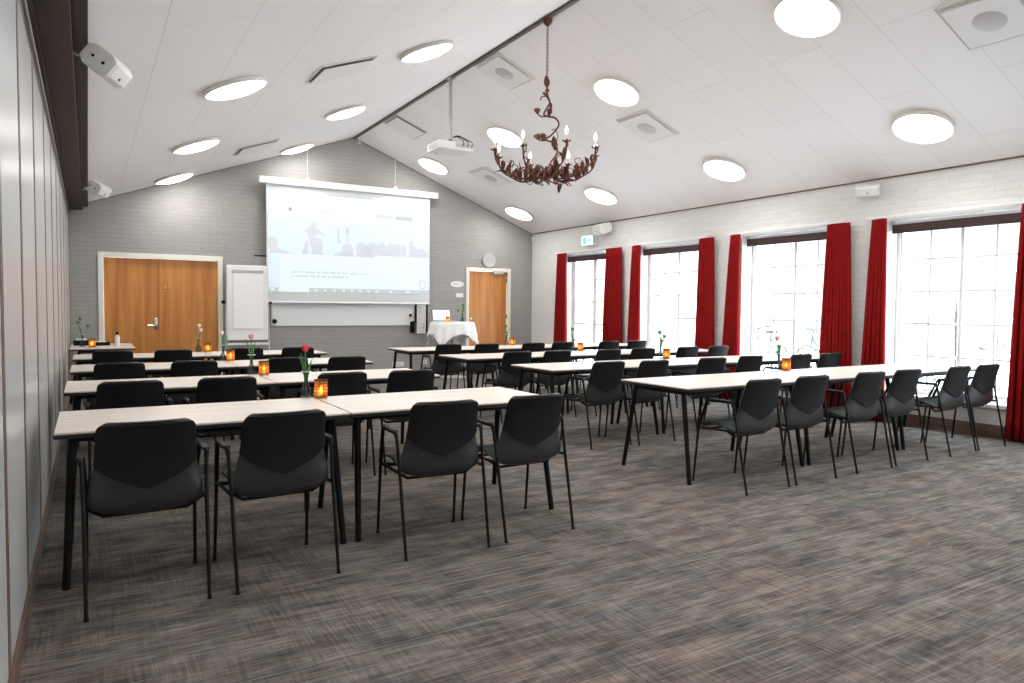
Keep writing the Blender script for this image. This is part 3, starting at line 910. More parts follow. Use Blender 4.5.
# presenter with raised arms, seen from behind the heads
poly([(3.27, 2.60), (3.34, 2.70), (3.42, 2.74), (3.44, 2.82), (3.47, 2.86), (3.51, 2.86), (3.53, 2.80), (3.52, 2.74), (3.60, 2.69), (3.70, 2.58), (3.58, 2.62), (3.50, 2.58), (3.50, 2.40), (3.42, 2.40), (3.40, 2.52), (3.34, 2.66)], 2, 3)
poly([(3.27, 2.25), (3.34, 2.50), (3.40, 2.49), (3.37, 2.25)], 2, 3)
blob(3.54, 2.42, .115, .15, 2, 4); rect(3.44, 3.66, 2.26, 2.30, 2, 4)
for (cx, cz, rx, rz_) in ((3.93, 2.66, .025, .09), (3.94, 2.52, .03, .06), (4.10, 2.70, .03, .08), (4.10, 2.55, .018, .06), (4.08, 2.68, .02, .05)): blob(cx, cz, rx, rz_, 2, 3)
blob(2.77, 2.42, .09, .12, 2, 3); poly([(2.72, 2.25), (2.72, 2.36), (2.90, 2.33), (3.10, 2.25)], 2, 4)
for (cx, rx, cz, rz_) in ((4.10, .11, 2.37, .105), (4.37, .12, 2.40, .12), (4.58, .13, 2.40, .13), (4.50, .07, 2.33, .07), (4.76, .08, 2.46, .08), (4.84, .06, 2.40, .07), (4.95, .09, 2.45, .08), (5.08, .07, 2.46, .07), (5.20, .06, 2.42, .09), (5.35, .05, 2.50, .12), (5.42, .07, 2.40, .10), (5.55, .09, 2.38, .10), (5.64, .06, 2.33, .09)):
    blob(cx, cz, rx, rz_, 2, 3); rect(cx - rx * .8, cx + rx * .8, 2.25, cz - rz_ * .6, 2, 4)
poly([(3.82, 2.25), (3.90, 2.31), (4.05, 2.33), (4.20, 2.30), (4.24, 2.25)], 2, 4)
rect(4.62, 5.70, 2.25, 2.285, 0, 5); rect(4.70, 4.98, 2.30, 2.312, 2, 5)
# header, buttons, lines of text, taskbar
blob(3.075, 3.03, .035, .04, 7, 1)
def dashes(x0, x1, z, h, k, seed):
    r = random.Random(seed); x = x0
    while x < x1:
        w = r.uniform(.025, .06); rect(x, min(x + w, x1), z - h / 2 * r.uniform(.7, 1), z + h / 2 * r.uniform(.6, 1.1), k, 1); x += w + r.choice((.008, .008, .035))
dashes(3.17, 3.90, 3.015, .035, 3, 1); dashes(3.09, 4.47, 1.935, .035, 3, 2); dashes(3.09, 4.15, 1.865, .04, 3, 3); dashes(4.65, 5.20, 2.16, .02, 6, 4)
rect(4.655, 4.995, 2.985, 3.050, 3, 1); rect(5.03, 5.385, 2.975, 3.052, 5, 1)
rect(2.70, 5.72, 1.575, 1.655, 4, 1); rect(2.87, 3.40, 1.583, 1.655, 0, 2); rect(2.73, 2.80, 1.60, 1.64, 0, 2)
for k, x in enumerate((3.50, 3.66, 3.83, 4.00, 4.16, 4.32, 4.48, 4.64, 4.90, 5.25)): rect(x, x + (.05 if k < 8 else .07), 1.60, 1.635, 0, 2)
dashes(5.30, 5.70, 1.618, .02, 0, 8)
n = 24
for i in range(n):
    a0, a1 = 2 * PI * i / n, 2 * PI * (i + 1) / n
    poly([(5.59 + .075 * math.cos(a0), 1.765 + .085 * math.sin(a0)), (5.59 + .075 * math.cos(a1), 1.765 + .085 * math.sin(a1)), (5.59 + .062 * math.cos(a1), 1.765 + .071 * math.sin(a1)), (5.59 + .062 * math.cos(a0), 1.765 + .071 * math.sin(a0))], 4, 1)
page.build('projected_page', PC, t, recalc=False)
for x in (3.378, 5.03):
    b = MB(); zt = roof(x) - 1.385
    b.box(L_(x) - .03, L_(x) + .03, -.03, .03, Z_(3.555), Z_(3.60), .006)
    b.tube([(L_(x), 0, Z_(3.59)), (L_(x), 0, zt)], .0045, 8); b.box(L_(x) - .02, L_(x) + .02, -.02, .02, zt - .02, zt + .004, .004)
    b.build('hanging_rod', M_WHITE, t)
# small ceiling hook at the gable
t = thing('ceiling_hook', 'small white hook hanging under the ridge at the gable wall', 'hook', (4.33, D - .12, roof(4.33)))
b = MB(); b.lathe([(.022, -.02), (.022, .004)], n=12); b.build('hook_base', M_WHITE, t)
b = MB(); b.tube(arc([(0, 0, -.018), (0, 0, -.06), (.04, 0, -.09), (.0, 0, -.115), (-.03, 0, -.09)], .03), .008, 8); b.build('hook_bend', M_WHITE, t)

# ------------------------------------------------------------------ whiteboard, cable panel, flipchart, notice
t = thing('whiteboard', 'wide white wall board hanging below the projection screen', 'whiteboard', (4.12, D, .97))
b = MB(); b.box(-1.33, 1.34, -.022, 0, .015, 1.16, .002); b.build('board_surface', M_BOARD, t)
b = MB(); b.box(-1.355, 1.365, -.03, 0, 0, .018, .003); b.box(-1.355, 1.365, -.03, 0, 1.157, 1.175, .003); b.box(-1.355, -1.33, -.03, 0, .018, 1.157, .003); b.box(1.34, 1.365, -.03, 0, .018, 1.157, .003)
b.build('board_frame', M_ALU, t)
b = MB(); b.lathe([(.04, 0), (.04, .03), (.02, .045)], M=Matrix.Rotation(PI / 2, 4, 'X'), c=(-1.30, -.03, .09), n=18); b.build('magnet', M_BLACK, t)
b = MB(); b.lathe([(.028, 0), (.028, .02)], M=Matrix.Rotation(PI / 2, 4, 'X'), c=(1.27, -.03, .20), n=18); b.build('magnet', M_BLACK, t)
t = thing('cable_panel', 'tall narrow white socket panel right of the wall board', 'wall panel', (5.61, D, .815))
b = MB(); b.box(-.09, .10, -.05, 0, 0, 1.1, .003); b.build('panel_body', M_WPLAS, t)
for x in (-.125, .105):
    b = MB(); b.box(x, x + .032, -.055, 0, .02 if x > 0 else .22, 1.1, .002); b.build('black_edge', M_BLACK, t)
b = MB()
for z in (.12, .19, .42, .5): b.lathe([(.016, 0), (.016, .008)], M=Matrix.Rotation(PI / 2, 4, 'X'), c=(.045 if z < .3 else -.02, -.05, z), n=12)
b.build('socket', M_STEEL, t)
t = thing('wall_telephone', 'black handset hanging left of the white socket panel', 'telephone', (5.435, D, .83))
b = MB(); b.box(-.045, .045, -.06, 0, 0, .22, .012, seg=2); b.build('cradle', M_BLACK, t)
b = MB(); b.tube(arc([(.0, -.065, .02), (.0, -.10, .05), (.0, -.10, .19), (.0, -.065, .22)], .03), [.022] * 14, 10); b.build('handset', M_BLACK, t)

t = thing('flipchart_easel', 'white flipchart stand with blank paper pad left of the screen', 'flipchart', (2.335, D - .22, 0))
b = MB(); b.box(-.335, .335, -.015, .01, .745, 2.015, .010); b.build('board', M_WHITE, t)
b = MB(); b.box(-.235, .245, -.030, -.016, .935, 1.885, .003); pad = b.build('paper_pad', M_PAPER, t)
b = MB(); b.box(-.25, .26, -.034, -.014, 1.885, 1.935, .004); b.box(-.15, -.08, -.04, -.03, 1.89, 1.905, .002); b.box(.13, .20, -.04, -.03, 1.89, 1.905, .002); b.build('clamp_bar', M_STEEL, t)
b = MB(); b.box(-.335, .335, -.075, -.01, .665, .69, .005); b.box(-.335, .335, -.078, -.070, .665, .70, .002); b.build('pen_tray', M_WHITE, t)
for s in (-1, 1):
    b = MB(); b.tube([(s * .35, .0, .06), (s * .345, .005, 1.35)], .014, 10); b.build('leg', M_STEEL, t)
    b = MB(); b.box(s * .35 - .02, s * .35 + .02, -.20, .17, .035, .065, .006)
    ft = b.build('foot', M_STEEL, t)
    b = MB()
    for yy in (-.17, .14): b.lathe([(.024, -.012), (.024, .012)], M=Matrix.Rotation(PI / 2, 4, 'Y'), c=(s * .35, yy, .024), n=14)
    b.build('castor', M_BLACK, ft)
b = MB(); b.lathe([(.024, -.03), (.03, 0), (.022, .03)], M=Matrix.Rotation(PI / 2, 4, 'Y'), c=(-.385, 0, 1.39), n=14); b.build('clamp_knob', M_BLACK, t)
b = MB(); b.lathe([(.018, -.02), (.022, 0), (.018, .02)], M=Matrix.Rotation(PI / 2, 4, 'Y'), c=(.378, 0, 1.385), n=14); b.build('clamp_knob', M_BLACK, t)
t = thing('wall_notice', 'small framed notice on the wall above the flipchart', 'notice', (2.60, D, 2.03))
b = MB(); b.box(-.10, .10, -.014, 0, 0, .165, .002); b.build('notice_sheet', mat('notice_grey_print', (.40, .39, .37), .6, var=.5, vscale=40), t)
b = MB(); b.box(-.108, .108, -.022, 0, .160, .182, .003); b.build('notice_rail', M_BLACK, t)

# clock, signs, outlets near the single door
t = thing('wall_clock', 'round white wall clock above the single oak door', 'clock', (7.135, D, 2.316))
RX = Matrix.Rotation(PI / 2, 4, 'X')
b = MB(); b.lathe([(.150, 0), (.158, .01), (.158, .035), (.150, .045), (.140, .040)], M=RX, n=32); b.build('clock_rim', M_STEEL, t)
b = MB(); b.lathe([(.142, .0), (.142, .034)], M=RX, n=32); b.build('clock_face', M_WHITE, t)
b = MB(); b.box(-.004, .004, -.038, -.034, 0, .09); b.box(-.004, .004, -.040, -.036, -.01, .065, M=Matrix.Rotation(2.0, 4, 'Y')); b.build('clock_hands', M_BLACK, t)
t = thing('door_sign', 'oval white sign on the wall left of the single door', 'sign', (6.415, D, 1.80))
b = MB(); vs = [(.155 * math.cos(2 * PI * k / 32), .062 * math.sin(2 * PI * k / 32)) for k in range(32)]; b.prism(vs, -.012, 0); b.build('sign_plate', M_WHITE, t)
b = MB(); b.lathe([(.014, .012), (.014, .017)], M=RX, c=(.115, 0, 0), n=14); b.box(-.10, .02, -.015, -.012, -.008, .010); b.build('sign_mark', M_STEEL, t)
t = thing('switch_plate', 'white light switch plate below the oval sign', 'switch', (6.47, D, 1.575))
b = MB(); b.box(-.085, .085, -.012, 0, -.042, .042, .004); b.build('plate', M_WPLAS, t)
for k in (-1, 0, 1):
    b = MB(); b.box(k * .052 - .02, k * .052 + .02, -.018, -.010, -.024, .024, .003); b.build('rocker', M_WHITE, t)
for i, x in enumerate((5.15, 5.70)):
    t = thing('wall_socket', ['white wall socket low on the back wall under the board', 'white wall socket low on the back wall beside the cloth table'][i], 'socket', (x, D, .22 if i == 0 else .25), group='wall sockets')
    b = MB(); b.box(-.12 if i == 0 else -.05, .12 if i == 0 else .05, -.02, 0, -.045, .045, .005); b.build('plate', M_WPLAS, t)
    b = MB(); b.lathe([(.020, .021), (.020, .023)], M=RX, n=14); b.build('outlet_hole', M_STEEL, t)

# ------------------------------------------------------------------ cloth-covered bar table with laptop
CT = (5.96, 12.22); CZ = 1.055
t = thing('bar_table', 'tall round standing table under a white cloth beside the door', 'table', (CT[0], CT[1], 0))
b = MB(); b.lathe([(0, CZ - .032), (.40, CZ - .032), (.41, CZ - .02), (.40, CZ - .008), (0, CZ - .008)], n=32, cap=False); b.build('tabletop', M_WHITE, t)
b = MB(); b.lathe([(.03, .02), (.03, CZ - .03)], n=16); b.build('pole', M_STEEL, t)
b = MB(); b.lathe([(0, 0), (.26, 0), (.26, .012), (.05, .03), (0, .03)], n=28, cap=False); b.build('base_plate', M_STEEL, t)
b = MB(); Rt = .415; sq = .635; P = []
nA = 144
rings = [0, .12, .25, .36, Rt - .01, Rt, 'd']
P.append([(0, 0, 0)] * nA)
for r in (.12, .25, .36, Rt - .012): P.append([(r * math.cos(2 * PI * k / nA), r * math.sin(2 * PI * k / nA), 0) for k in range(nA)])
for j in range(1, 11):
    row = []
    for k in range(nA):
        a = 2 * PI * k / nA; ra = a - math.radians(-138)
        edge = sq / max(abs(math.cos(ra - PI / 4)), abs(math.sin(ra - PI / 4))); drop = (edge - Rt) * j / 10 * 1.02
        fold = .5 + .5 * math.cos(14 * a + .8 * math.sin(3 * a)); cr_ = (edge - sq) / (sq * .414)
        r = Rt + (.010 + .085 * drop + (.05 * fold + .03 * cr_) * min(1, drop * 2.6)) * (1 if j > 0 else 0)
        row.append((r * math.cos(a), r * math.sin(a), -.006 - drop))
    P.append(row)
b.grid(P, wrap=True)
o = b.build('white_tablecloth', M_CLOTH, loc=(CT[0], CT[1], CZ)); tag(o, 'white cloth draped over the tall round table by the door', 'tablecloth')
o.modifiers.new('c', 'SOLIDIFY').thickness = .003
CZT = CZ + .003
t = thing('laptop', 'open laptop with a bright white screen on the cloth-covered table', 'laptop', (5.80, 12.16, CZT))
b = MB(); b.box(-.195, .195, -.04, .20, 0, .016, .004); b.build('laptop_base', M_STEEL, t)
M_t = Matrix.Translation((0, .20, .012)) @ Matrix.Rotation(math.radians(-8), 4, 'X')
b = MB(); b.box(-.195, .195, -.004, .006, 0, .225, .003, M=M_t); lid = b.build('laptop_lid', M_BLACK, t)
b = MB(); b.box(-.183, .183, -.0055, -.004, .012, .215, M=M_t); b.build('laptop_display', screen_mat('laptop_display_white', (.92, .96, 1), 1.0), lid)
t2 = dup(c0, 'small dark candle holder in front of the laptop on the cloth table', (5.755, 12.00, CZT), (0, 0, 0), 'small candle holders')
t2.scale = (.8, .8, .8)
make_vase('vase with green leafy sprigs on the cloth-covered table by the door', (6.11, 12.10, CZT), VG, M_LEAF, 3, .34, seed=31)
# ------------------------------------------------------------------ ceiling lamps and air vents
ANG_L = -math.atan(SL); ANG_R = math.atan(SR)
def make_lamp(label, loc, ang):
    t = thing('ceiling_lamp', label, 'ceiling lamp', loc, 0, 'round ceiling lamps'); t.rotation_euler = (0, ang, 0)
    b = MB(); b.lathe([(.26, .0), (.285, -.002), (.292, -.012), (.292, -.040), (.286, -.046), (.272, -.046), (.266, -.036), (.262, 0)], n=48, cap=False); b.build('lamp_rim', M_RIM, t)
    b = MB(); b.lathe([(.0, -.086), (.10, -.083), (.18, -.073), (.235, -.058), (.268, -.043), (.270, -.036), (0, -.036)], n=48, cap=False); b.build('diffuser', M_LAMP, t)
    return t
lamp0 = None
LY = [-4.1, -1.4, 1.45, 4.2, 6.97, 9.70, 12.34]; RY = [-4.1, -1.4, 1.45, 4.19, 6.84, 9.52, 12.15]
dist = ['behind the camera', 'nearest the camera', 'second', 'third', 'farthest']
for side, xs, yy in (('left', (1.18, 3.08), LY), ('right', (5.53, 7.39), RY)):
    for xi, x in enumerate(xs):
        ang = ANG_L if side == 'left' else ANG_R
        rname = {('left', 0): 'by the panelled wall', ('left', 1): 'left of the ridge', ('right', 0): 'right of the ridge', ('right', 1): 'above the windows'}[(side, xi)]
        for k, y in enumerate(yy):
            k -= 2
            if k <= 0: lab = 'round white ceiling lamp behind the camera, %s in the row %s' % (['nearest', 'last', 'middle'][k], rname)
            elif side == 'left': lab = 'round lit ceiling lamp, %s from the camera in the row %s' % (['', 'nearest', 'nearest visible', 'middle', 'farthest'][k], rname)
            else: lab = 'round lit ceiling lamp, %s from the camera in the row %s' % (['', 'nearest', 'second', 'third', 'farthest'][k], rname)
            lab = lab.replace('nearest visible from the camera', 'first one in view').replace('nearest from the camera', 'closest to the camera').replace('farthest from the camera', 'farthest away')
            lo = (x, y, roof(x) - .0)
            if lamp0 is None: lamp0 = make_lamp(lab, lo, ang)
            else: dup(lamp0, lab, lo, (0, ang, 0), 'round ceiling lamps')
def vent(x, y, label, ang, round_=True):
    t = thing('air_vent', label, 'vent', (x, y, roof(x)), 0, 'square ceiling vents'); t.rotation_euler = (0, ang, 0)
    b = MB(); b.box(-.27, .27, -.27, .27, -.012, .002, .003); b.build('backing_plate', M_GAP if not round_ else M_VENT, t)
    b = MB()
    h = .30
    for a_ in ((-h, h, -h, -h + .014), (-h, h, h - .014, h), (-h, -h + .014, -h + .014, h - .014), (h - .014, h, -h + .014, h - .014)): b.box(*a_, -.014, .0, .004)
    b.build('vent_frame', M_RIM, t)
    b = MB(); b.box(-.262, .262, -.262, .262, -.036, -.026, .004)
    for sx in (-1, 1):
        for sy in (-1, 1): b.box(sx * .2 - .01, sx * .2 + .01, sy * .2 - .01, sy * .2 + .01, -.026, -.012)
    pl = b.build('vent_plate', M_VENT, t)
    if round_:
        b = MB(); b.lathe([(0, -.040), (.115, -.040), (.122, -.036), (.122, -.030), (0, -.030)], n=32, cap=False); b.build('round_grille', M_GRILLE, pl)
    return t
vent(2.22, 7.14, 'square white ceiling vent between the lamps left of the ridge', ANG_L, False)
vent(2.19, 11.21, 'distant square ceiling vent on the left slope near the gable', ANG_L, False)
vent(4.60, 7.94, 'square vent with round grille beside the ridge, left of the chandelier', ANG_R)
vent(4.60, 11.25, 'distant square ceiling vent right of the ridge near the gable', ANG_R, False)
vent(6.25, 3.03, 'square vent with round grille at the top right corner of the photo', ANG_R)
vent(6.24, 7.09, 'square vent with round grille between four lamps on the right slope', ANG_R)
vent(6.25, 11.26, 'distant square ceiling vent behind the chandelier on the right slope', ANG_R)

# ------------------------------------------------------------------ loudspeakers, exit sign
def speaker(label, loc, F, sc=1.0, wall=None):
    F = Vector(F).normalized(); Yv = -F; Xv = Yv.cross(Vector((0, 0, 1))).normalized(); Zv = Xv.cross(Yv)
    t = thing('wall_speaker', label, 'loudspeaker', loc, 0, 'white wall loudspeakers')
    Rm = Matrix((Xv, Yv, Zv)).transposed(); t.rotation_euler = Rm.to_euler(); t.scale = (sc, sc, sc)
    b = MB(); b.prism([(-.115, -.055), (-.115, .055), (-.07, .085), (.07, .080), (.11, .045), (.11, -.045), (.07, -.080), (-.07, -.085)], -.15, .15, 'x')
    o = b.build('speaker_cabinet', M_WPLAS, t); bv = o.modifiers.new('b', 'BEVEL'); bv.width = .008; bv.segments = 2
    b = MB(); b.box(-.13, .13, -.121, -.113, -.048, .048, .004); b.build('speaker_grille', M_VENT, t)
    for yy in (-.045, .035):
        b = MB(); b.lathe([(.0105, -.004), (.0105, .004)], M=Matrix.Rotation(PI / 2, 4, 'Y'), c=(-.150, yy, .0), n=10); b.build('screw', M_BLACK, t)
    b = MB(); b.lathe([(.010, 0), (.010, .004)], M=RX, c=(.0, -.121, -.02), n=10); b.build('badge', M_BLACK, t)
    inv = (Matrix.Translation(loc) @ Rm.to_4x4() @ Matrix.Diagonal((sc, sc, sc, 1))).inverted()
    a = inv @ Vector(wall); c = Vector((0, .10, 0)); b = MB()
    b.tube([a, (a + c) / 2 + Vector((0, 0, -.015)), c], .012, 8); b.lathe([(.03, -.006), (.03, .006)], c=a, n=12)
    b.build('bracket', M_STEEL, t)
    return t
speaker('large white loudspeaker on the dark beam nearest the camera', (.115, 5.0, 2.765), (.72, -.28, -.60), .86, (-.05, 5.02, 2.82))
speaker('white loudspeaker on the dark beam near the back wall', (.13, 10.9, 2.855), (.72, -.35, -.50), .95, (-.05, 10.92, 2.83))
speaker('white loudspeaker high on the window wall between the near windows', (8.06, 5.21, 2.775), (-.80, -.45, -.32), .86, (8.20, 5.25, 2.80))
speaker('white loudspeaker beside the green exit sign', (8.05, 10.33, 2.78), (-.92, .18, -.22), 1.1, (8.20, 10.33, 2.80))
t = thing('exit_sign', 'green lit exit sign with a running figure above the glazed door', 'sign', (W - .06, 10.85, 2.61))
b = MB(); b.box(-.045, .06, -.18, .18, -.095, .095, .008); b.build('sign_box', M_WPLAS, t)
b = MB(); b.box(-.048, -.044, -.165, .165, -.080, .080); b.build('sign_face', M_GREEN, t)
b = MB()
def flat(pts):
    b.prism([(y, z) for y, z in pts], -.0505, -.048, 'x')
flat([(.02, -.06), (.13, -.06), (.13, .06), (.02, .06)])
flat([(-.13, 0), (-.08, .04), (-.08, .015), (-.02, .015), (-.02, -.015), (-.08, -.015), (-.08, -.04)])
b.build('running_figure_mark', M_GREEND, t)
t = thing('junction_box', 'small white junction box at the top of the back right corner', 'junction box', (W - .03, D - .10, 2.80))
b = MB(); b.box(-.03, .03, -.035, .035, -.05, .05, .004); b.build('box_body', M_WPLAS, t)
b = MB(); b.box(-.012, .004, -.006, .006, -2.5, -.05); b.build('conduit', M_WHITE, t)

# ------------------------------------------------------------------ projector
t = thing('ceiling_projector', 'white projector on a grey pole under the ridge', 'projector', (XR, 8.85, 3.50))
b = MB(); b.box(-.26, .25, -.20, .20, -.062, .052, .022, seg=3); b.mi(1); b.box(-.264, -.256, -.16, .12, -.035, .030, .003); b.build('projector_body', [M_WPLAS, M_STEEL], t)
b = MB(); b.lathe([(.055, 0), (.055, .03), (.045, .04)], M=Matrix.Rotation(-PI / 2, 4, 'X'), c=(-.12, .19, -.005), n=20); b.build('lens', M_BLACK, t)
b = MB(); b.box(-.02, .27, -.204, -.198, -.03, .035, .003); b.build('connector_panel', M_GRILLE, t)
b = MB(); b.tube([(0, 0, .10), (0, 0, HR - 3.50 - .03)], .026, 14); b.box(-.05, .05, -.05, .05, HR - 3.54, HR - 3.50 - .015, .004); b.build('pole', M_STEEL, t)
b = MB(); b.box(-.06, .06, -.05, .05, .055, .07, .004); b.lathe([(.035, .07), (.03, .11)], n=14); b.build('mount', M_DARK, t)
b = MB()
for k, (x0, x1) in enumerate(((.02, .08), (.03, .15), (.0, .21))):
    pts = [(0.02, -.02, .14), (x0 + .04, -.14, .13 + .01 * k), (x1, -.24, .05), (x1, -.235, .0), (x1, -.20, 0)]
    b.tube(arc(pts, .06), .0055, 6)
b.build('cables', M_BLACK, t)

# ------------------------------------------------------------------ chandelier
CH = Vector((XR + .007, 6.49, 2.68))
t = thing('chandelier', 'rust-brown wrought iron chandelier with leaf scrolls and lit candles', 'chandelier', CH)
b = MB(); zc = HR - 2.68 - .035
b.lathe([(0, zc), (.055, zc), (.05, zc - .03), (.03, zc - .06), (.012, zc - .075), (0, zc - .075)], n=20, cap=False); b.build('canopy', M_RUST, t)
b = MB(); z = zc - .075; k = 0
while z > 1.10:
    c = [(Vector((math.cos(a) * .011, 0, math.sin(a) * .024)) if k % 2 else Vector((0, math.cos(a) * .011, math.sin(a) * .024))) + Vector((0, 0, z - .02)) for a in [2 * PI * q / 10 for q in range(10)]]
    b.tube(c, .0035, 5, closed=True); z -= .038; k += 1
b.build('chain', M_RUST, t)
V1 = Vector((.859, -.512, 0)); V2 = Vector((.512, .859, 0))
def leaf(b, base, d, length, width, curl, up=Vector((0, 0, 1)), n=9):
    """curled acanthus-like leaf starting at base, heading along d"""
    d = d.normalized(); side = d.cross(up)
    if side.length < .1: side = d.cross(Vector((1, 0, 0)))
    side.normalize(); nrm = side.cross(d).normalized(); P = []; p = base.copy(); ang = 0
    for i in range(n):
        v = i / (n - 1); w = width * (math.sin(PI * min(1, v * .93 + .05)) ** .8) * (1 + .12 * math.sin(v * 22))
        dirv = d * math.cos(ang) + nrm * math.sin(ang); nn = -d * math.sin(ang) + nrm * math.cos(ang)
        P.append([p - side * w + nn * w * .35, p - side * w * .5 + nn * w * .06, p, p + side * w * .5 + nn * w * .06, p + side * w + nn * w * .35])
        p = p + dirv * (length / n); ang += curl / n
    vsn = [q for r in P for q in r]
    b.grid(P)
stem_pts = [(0, .0, .12), (.045, .0, .22), (.115, .02, .33), (.10, .05, .43), (0.0, .06, .475), (-.03, .06, .478), (.045, .0, .51), (.105, -.04, .57), (.13, -.03, .63), (.09, .0, .70), (.0, .03, .725), (-.03, .03, .75), (.0, .0, .80), (.03, -.02, .86), (.01, 0, .93), (0, 0, 1.00), (0, 0, 1.12)]
def smooth_path(pts, sub=5):
    P = [Vector(p) for p in pts]; out = []
    for i in range(len(P) - 1):
        p0, p1, p2, p3 = P[max(0, i - 1)], P[i], P[i + 1], P[min(len(P) - 1, i + 2)]
        for k in range(sub):
            f = k / sub
            out.append(.5 * (2 * p1 + (p2 - p0) * f + (2 * p0 - 5 * p1 + 4 * p2 - p3) * f * f + (3 * p1 - p0 - 3 * p2 + p3) * f ** 3))
    out.append(P[-1]); return out
def loc3(a, b_, z): return V1 * a + V2 * b_ + Vector((0, 0, z))
b = MB(); b.tube(smooth_path([loc3(*p) for p in stem_pts]), .0095, 8)
b.tube(smooth_path([loc3(.0, .03, .725), loc3(-.06, .02, .72), loc3(-.10, 0, .75), loc3(-.095, 0, .80)]), .007, 6)
b.tube(smooth_path([loc3(.0, .06, .475), loc3(-.07, .05, .47), loc3(-.09, .03, .52)]), .007, 6)
b.tube(smooth_path([loc3(.03, -.02, .86), loc3(-.01, -.02, .92), loc3(-.06, -.02, .915), loc3(-.07, -.02, .88)]), .006, 6)
b.tube(smooth_path([loc3(.09, .05, .44), loc3(.12, .0, .50), loc3(.09, -.03, .57), loc3(.05, -.03, .56)]), .005, 6)
b.build('stem_scroll', M_RUST, t)
for (a, c, z, dx, dz, ln, w, cu) in ((-.10, 0, .74, -.05, .9, .14, .032, 2.6), (.02, .0, .72, .2, .9, .13, .026, 1.6), (-.08, .03, .47, -.3, .9, .15, .036, 2.6), (-.04, .05, .47, .2, .9, .15, .034, 2.2), (.10, .04, .36, -.1, 1, .17, .032, 1.0),
                                     (.0, .0, 1.02, 0.05, 1, .11, .024, .5), (.0, .0, 1.02, -.1, 1, .11, .024, -.5), (.01, -.01, .92, -.6, .7, .11, .014, 1.8), (0, 0, 1.02, .1, -1, .05, .02, .4), (.03, 0, .88, .2, -.8, .09, .016, 1.2)):
    b = MB(); leaf(b, loc3(a, c, z), (V1 * dx + Vector((0, 0, dz))), ln * 1.3, w * 1.15, cu, up=V2); o = b.build('scroll_leaf', M_RUST, t); o.modifiers.new('c', 'SOLIDIFY').thickness = .003
b = MB(); b.lathe([(0, .02), (.03, .03), (.05, .07), (.055, .11), (.03, .15), (.012, .18), (0, .19)], n=18, cap=False); b.build('hub', M_RUST, t)
arm_pts = [(.03, .12), (.10, .055), (.20, .035), (.32, .045), (.43, .085), (.52, .145), (.565, .22), (.575, .30)]
rnd = random.Random(5)
for k in range(8):
    th_ = math.radians(15 + 45 * k) ; dr = V1 * math.cos(th_) + V2 * math.sin(th_); sd = Vector((0, 0, 1)).cross(dr)
    kk = 1.0 + .04 * math.sin(k * 2.3); dz = .02 * math.cos(k * 1.9)
    pts = [dr * r * kk + Vector((0, 0, z_ + (dz if r > .4 else 0))) + sd * .02 * math.sin(r * 14) for r, z_ in arm_pts]
    b = MB(); path = smooth_path(pts, 4); b.tube(path, .0088, 7)
    # tendrils
    q0 = path[10]; b.tube(smooth_path([q0, q0 + dr * .05 + sd * .03 + Vector((0, 0, .05)), q0 + dr * .02 + sd * .05 + Vector((0, 0, .11)), q0 - dr * .03 + sd * .04 + Vector((0, 0, .10))]), .0045, 5)
    q0 = path[17]; b.tube(smooth_path([q0, q0 - dr * .06 - sd * .03 + Vector((0, 0, .04)), q0 - dr * .10 - sd * .02 + Vector((0, 0, .10)), q0 - dr * .06 + Vector((0, 0, .12)), q0 - dr * .04 + Vector((0, 0, .09))]), .0045, 5)
    q0 = path[6]; b.tube(smooth_path([q0, q0 + dr * .04 - sd * .04 - Vector((0, 0, .03)), q0 + dr * .09 - sd * .03 - Vector((0, 0, .02)), q0 + dr * .10 - sd * .02 + Vector((0, 0, .02))]), .0045, 5)
    arm = b.build('arm', M_RUST, t)
    for (pi, sgn, upz, ln, w, cu) in ((5, 1, .55, .13, .030, 2.0), (8, -1, .2, .13, .030, 2.2), (11, 1, -.15, .12, .030, 2.4), (14, -1, .6, .13, .028, 2.0), (18, 1, .5, .11, .026, 2.4), (21, -1, .6, .10, .022, 2.2), (25, 1, .2, .08, .018, 2.0), (4, -1, .9, .14, .03, 2.6), (9, 1, .5, .12, .028, -2.2), (13, 1, .1, .11, .026, 2.8), (16, -1, -.2, .10, .024, 2.0)):
        p0 = path[min(pi, len(path) - 1)]
        d_ = (dr * rnd.uniform(-.3, .6) + sd * sgn * rnd.uniform(.5, .9) + Vector((0, 0, max(-.15, upz) + rnd.uniform(-.05, .35))))
        b = MB(); leaf(b, p0, d_, ln * rnd.uniform(1.3, 1.8), w * 1.0, 1.25 * abs(cu) * rnd.choice((1, 1, 1, -.5)))
        o = b.build('leaf', M_RUST, arm); o.modifiers.new('c', 'SOLIDIFY').thickness = .003
    top = path[-1]
    b = MB(); b.lathe([(.008, -.01), (.014, .0), (.030, .012), (.020, .016), (.012, .02)], c=top, n=14)
    for q in range(6):
        a = q * PI / 3; leaf(b, top + Vector((math.cos(a) * .012, math.sin(a) * .012, .002)), Vector((math.cos(a), math.sin(a), .15)), .058, .014, 1.1, n=6)
    b.build('candle_cup', M_RUST, arm)
    b = MB(); b.lathe([(.0095, .012), (.0095, .085), (0, .087)], c=top, n=10, cap=False); b.build('candle_sleeve', M_CANDLE, arm)
    b = MB(); b.lathe([(0, .086), (.010, .092), (.016, .110), (.013, .130), (.005, .155), (0, .168)], c=top, n=12, cap=False); b.build('candle_bulb', M_BULB, arm)

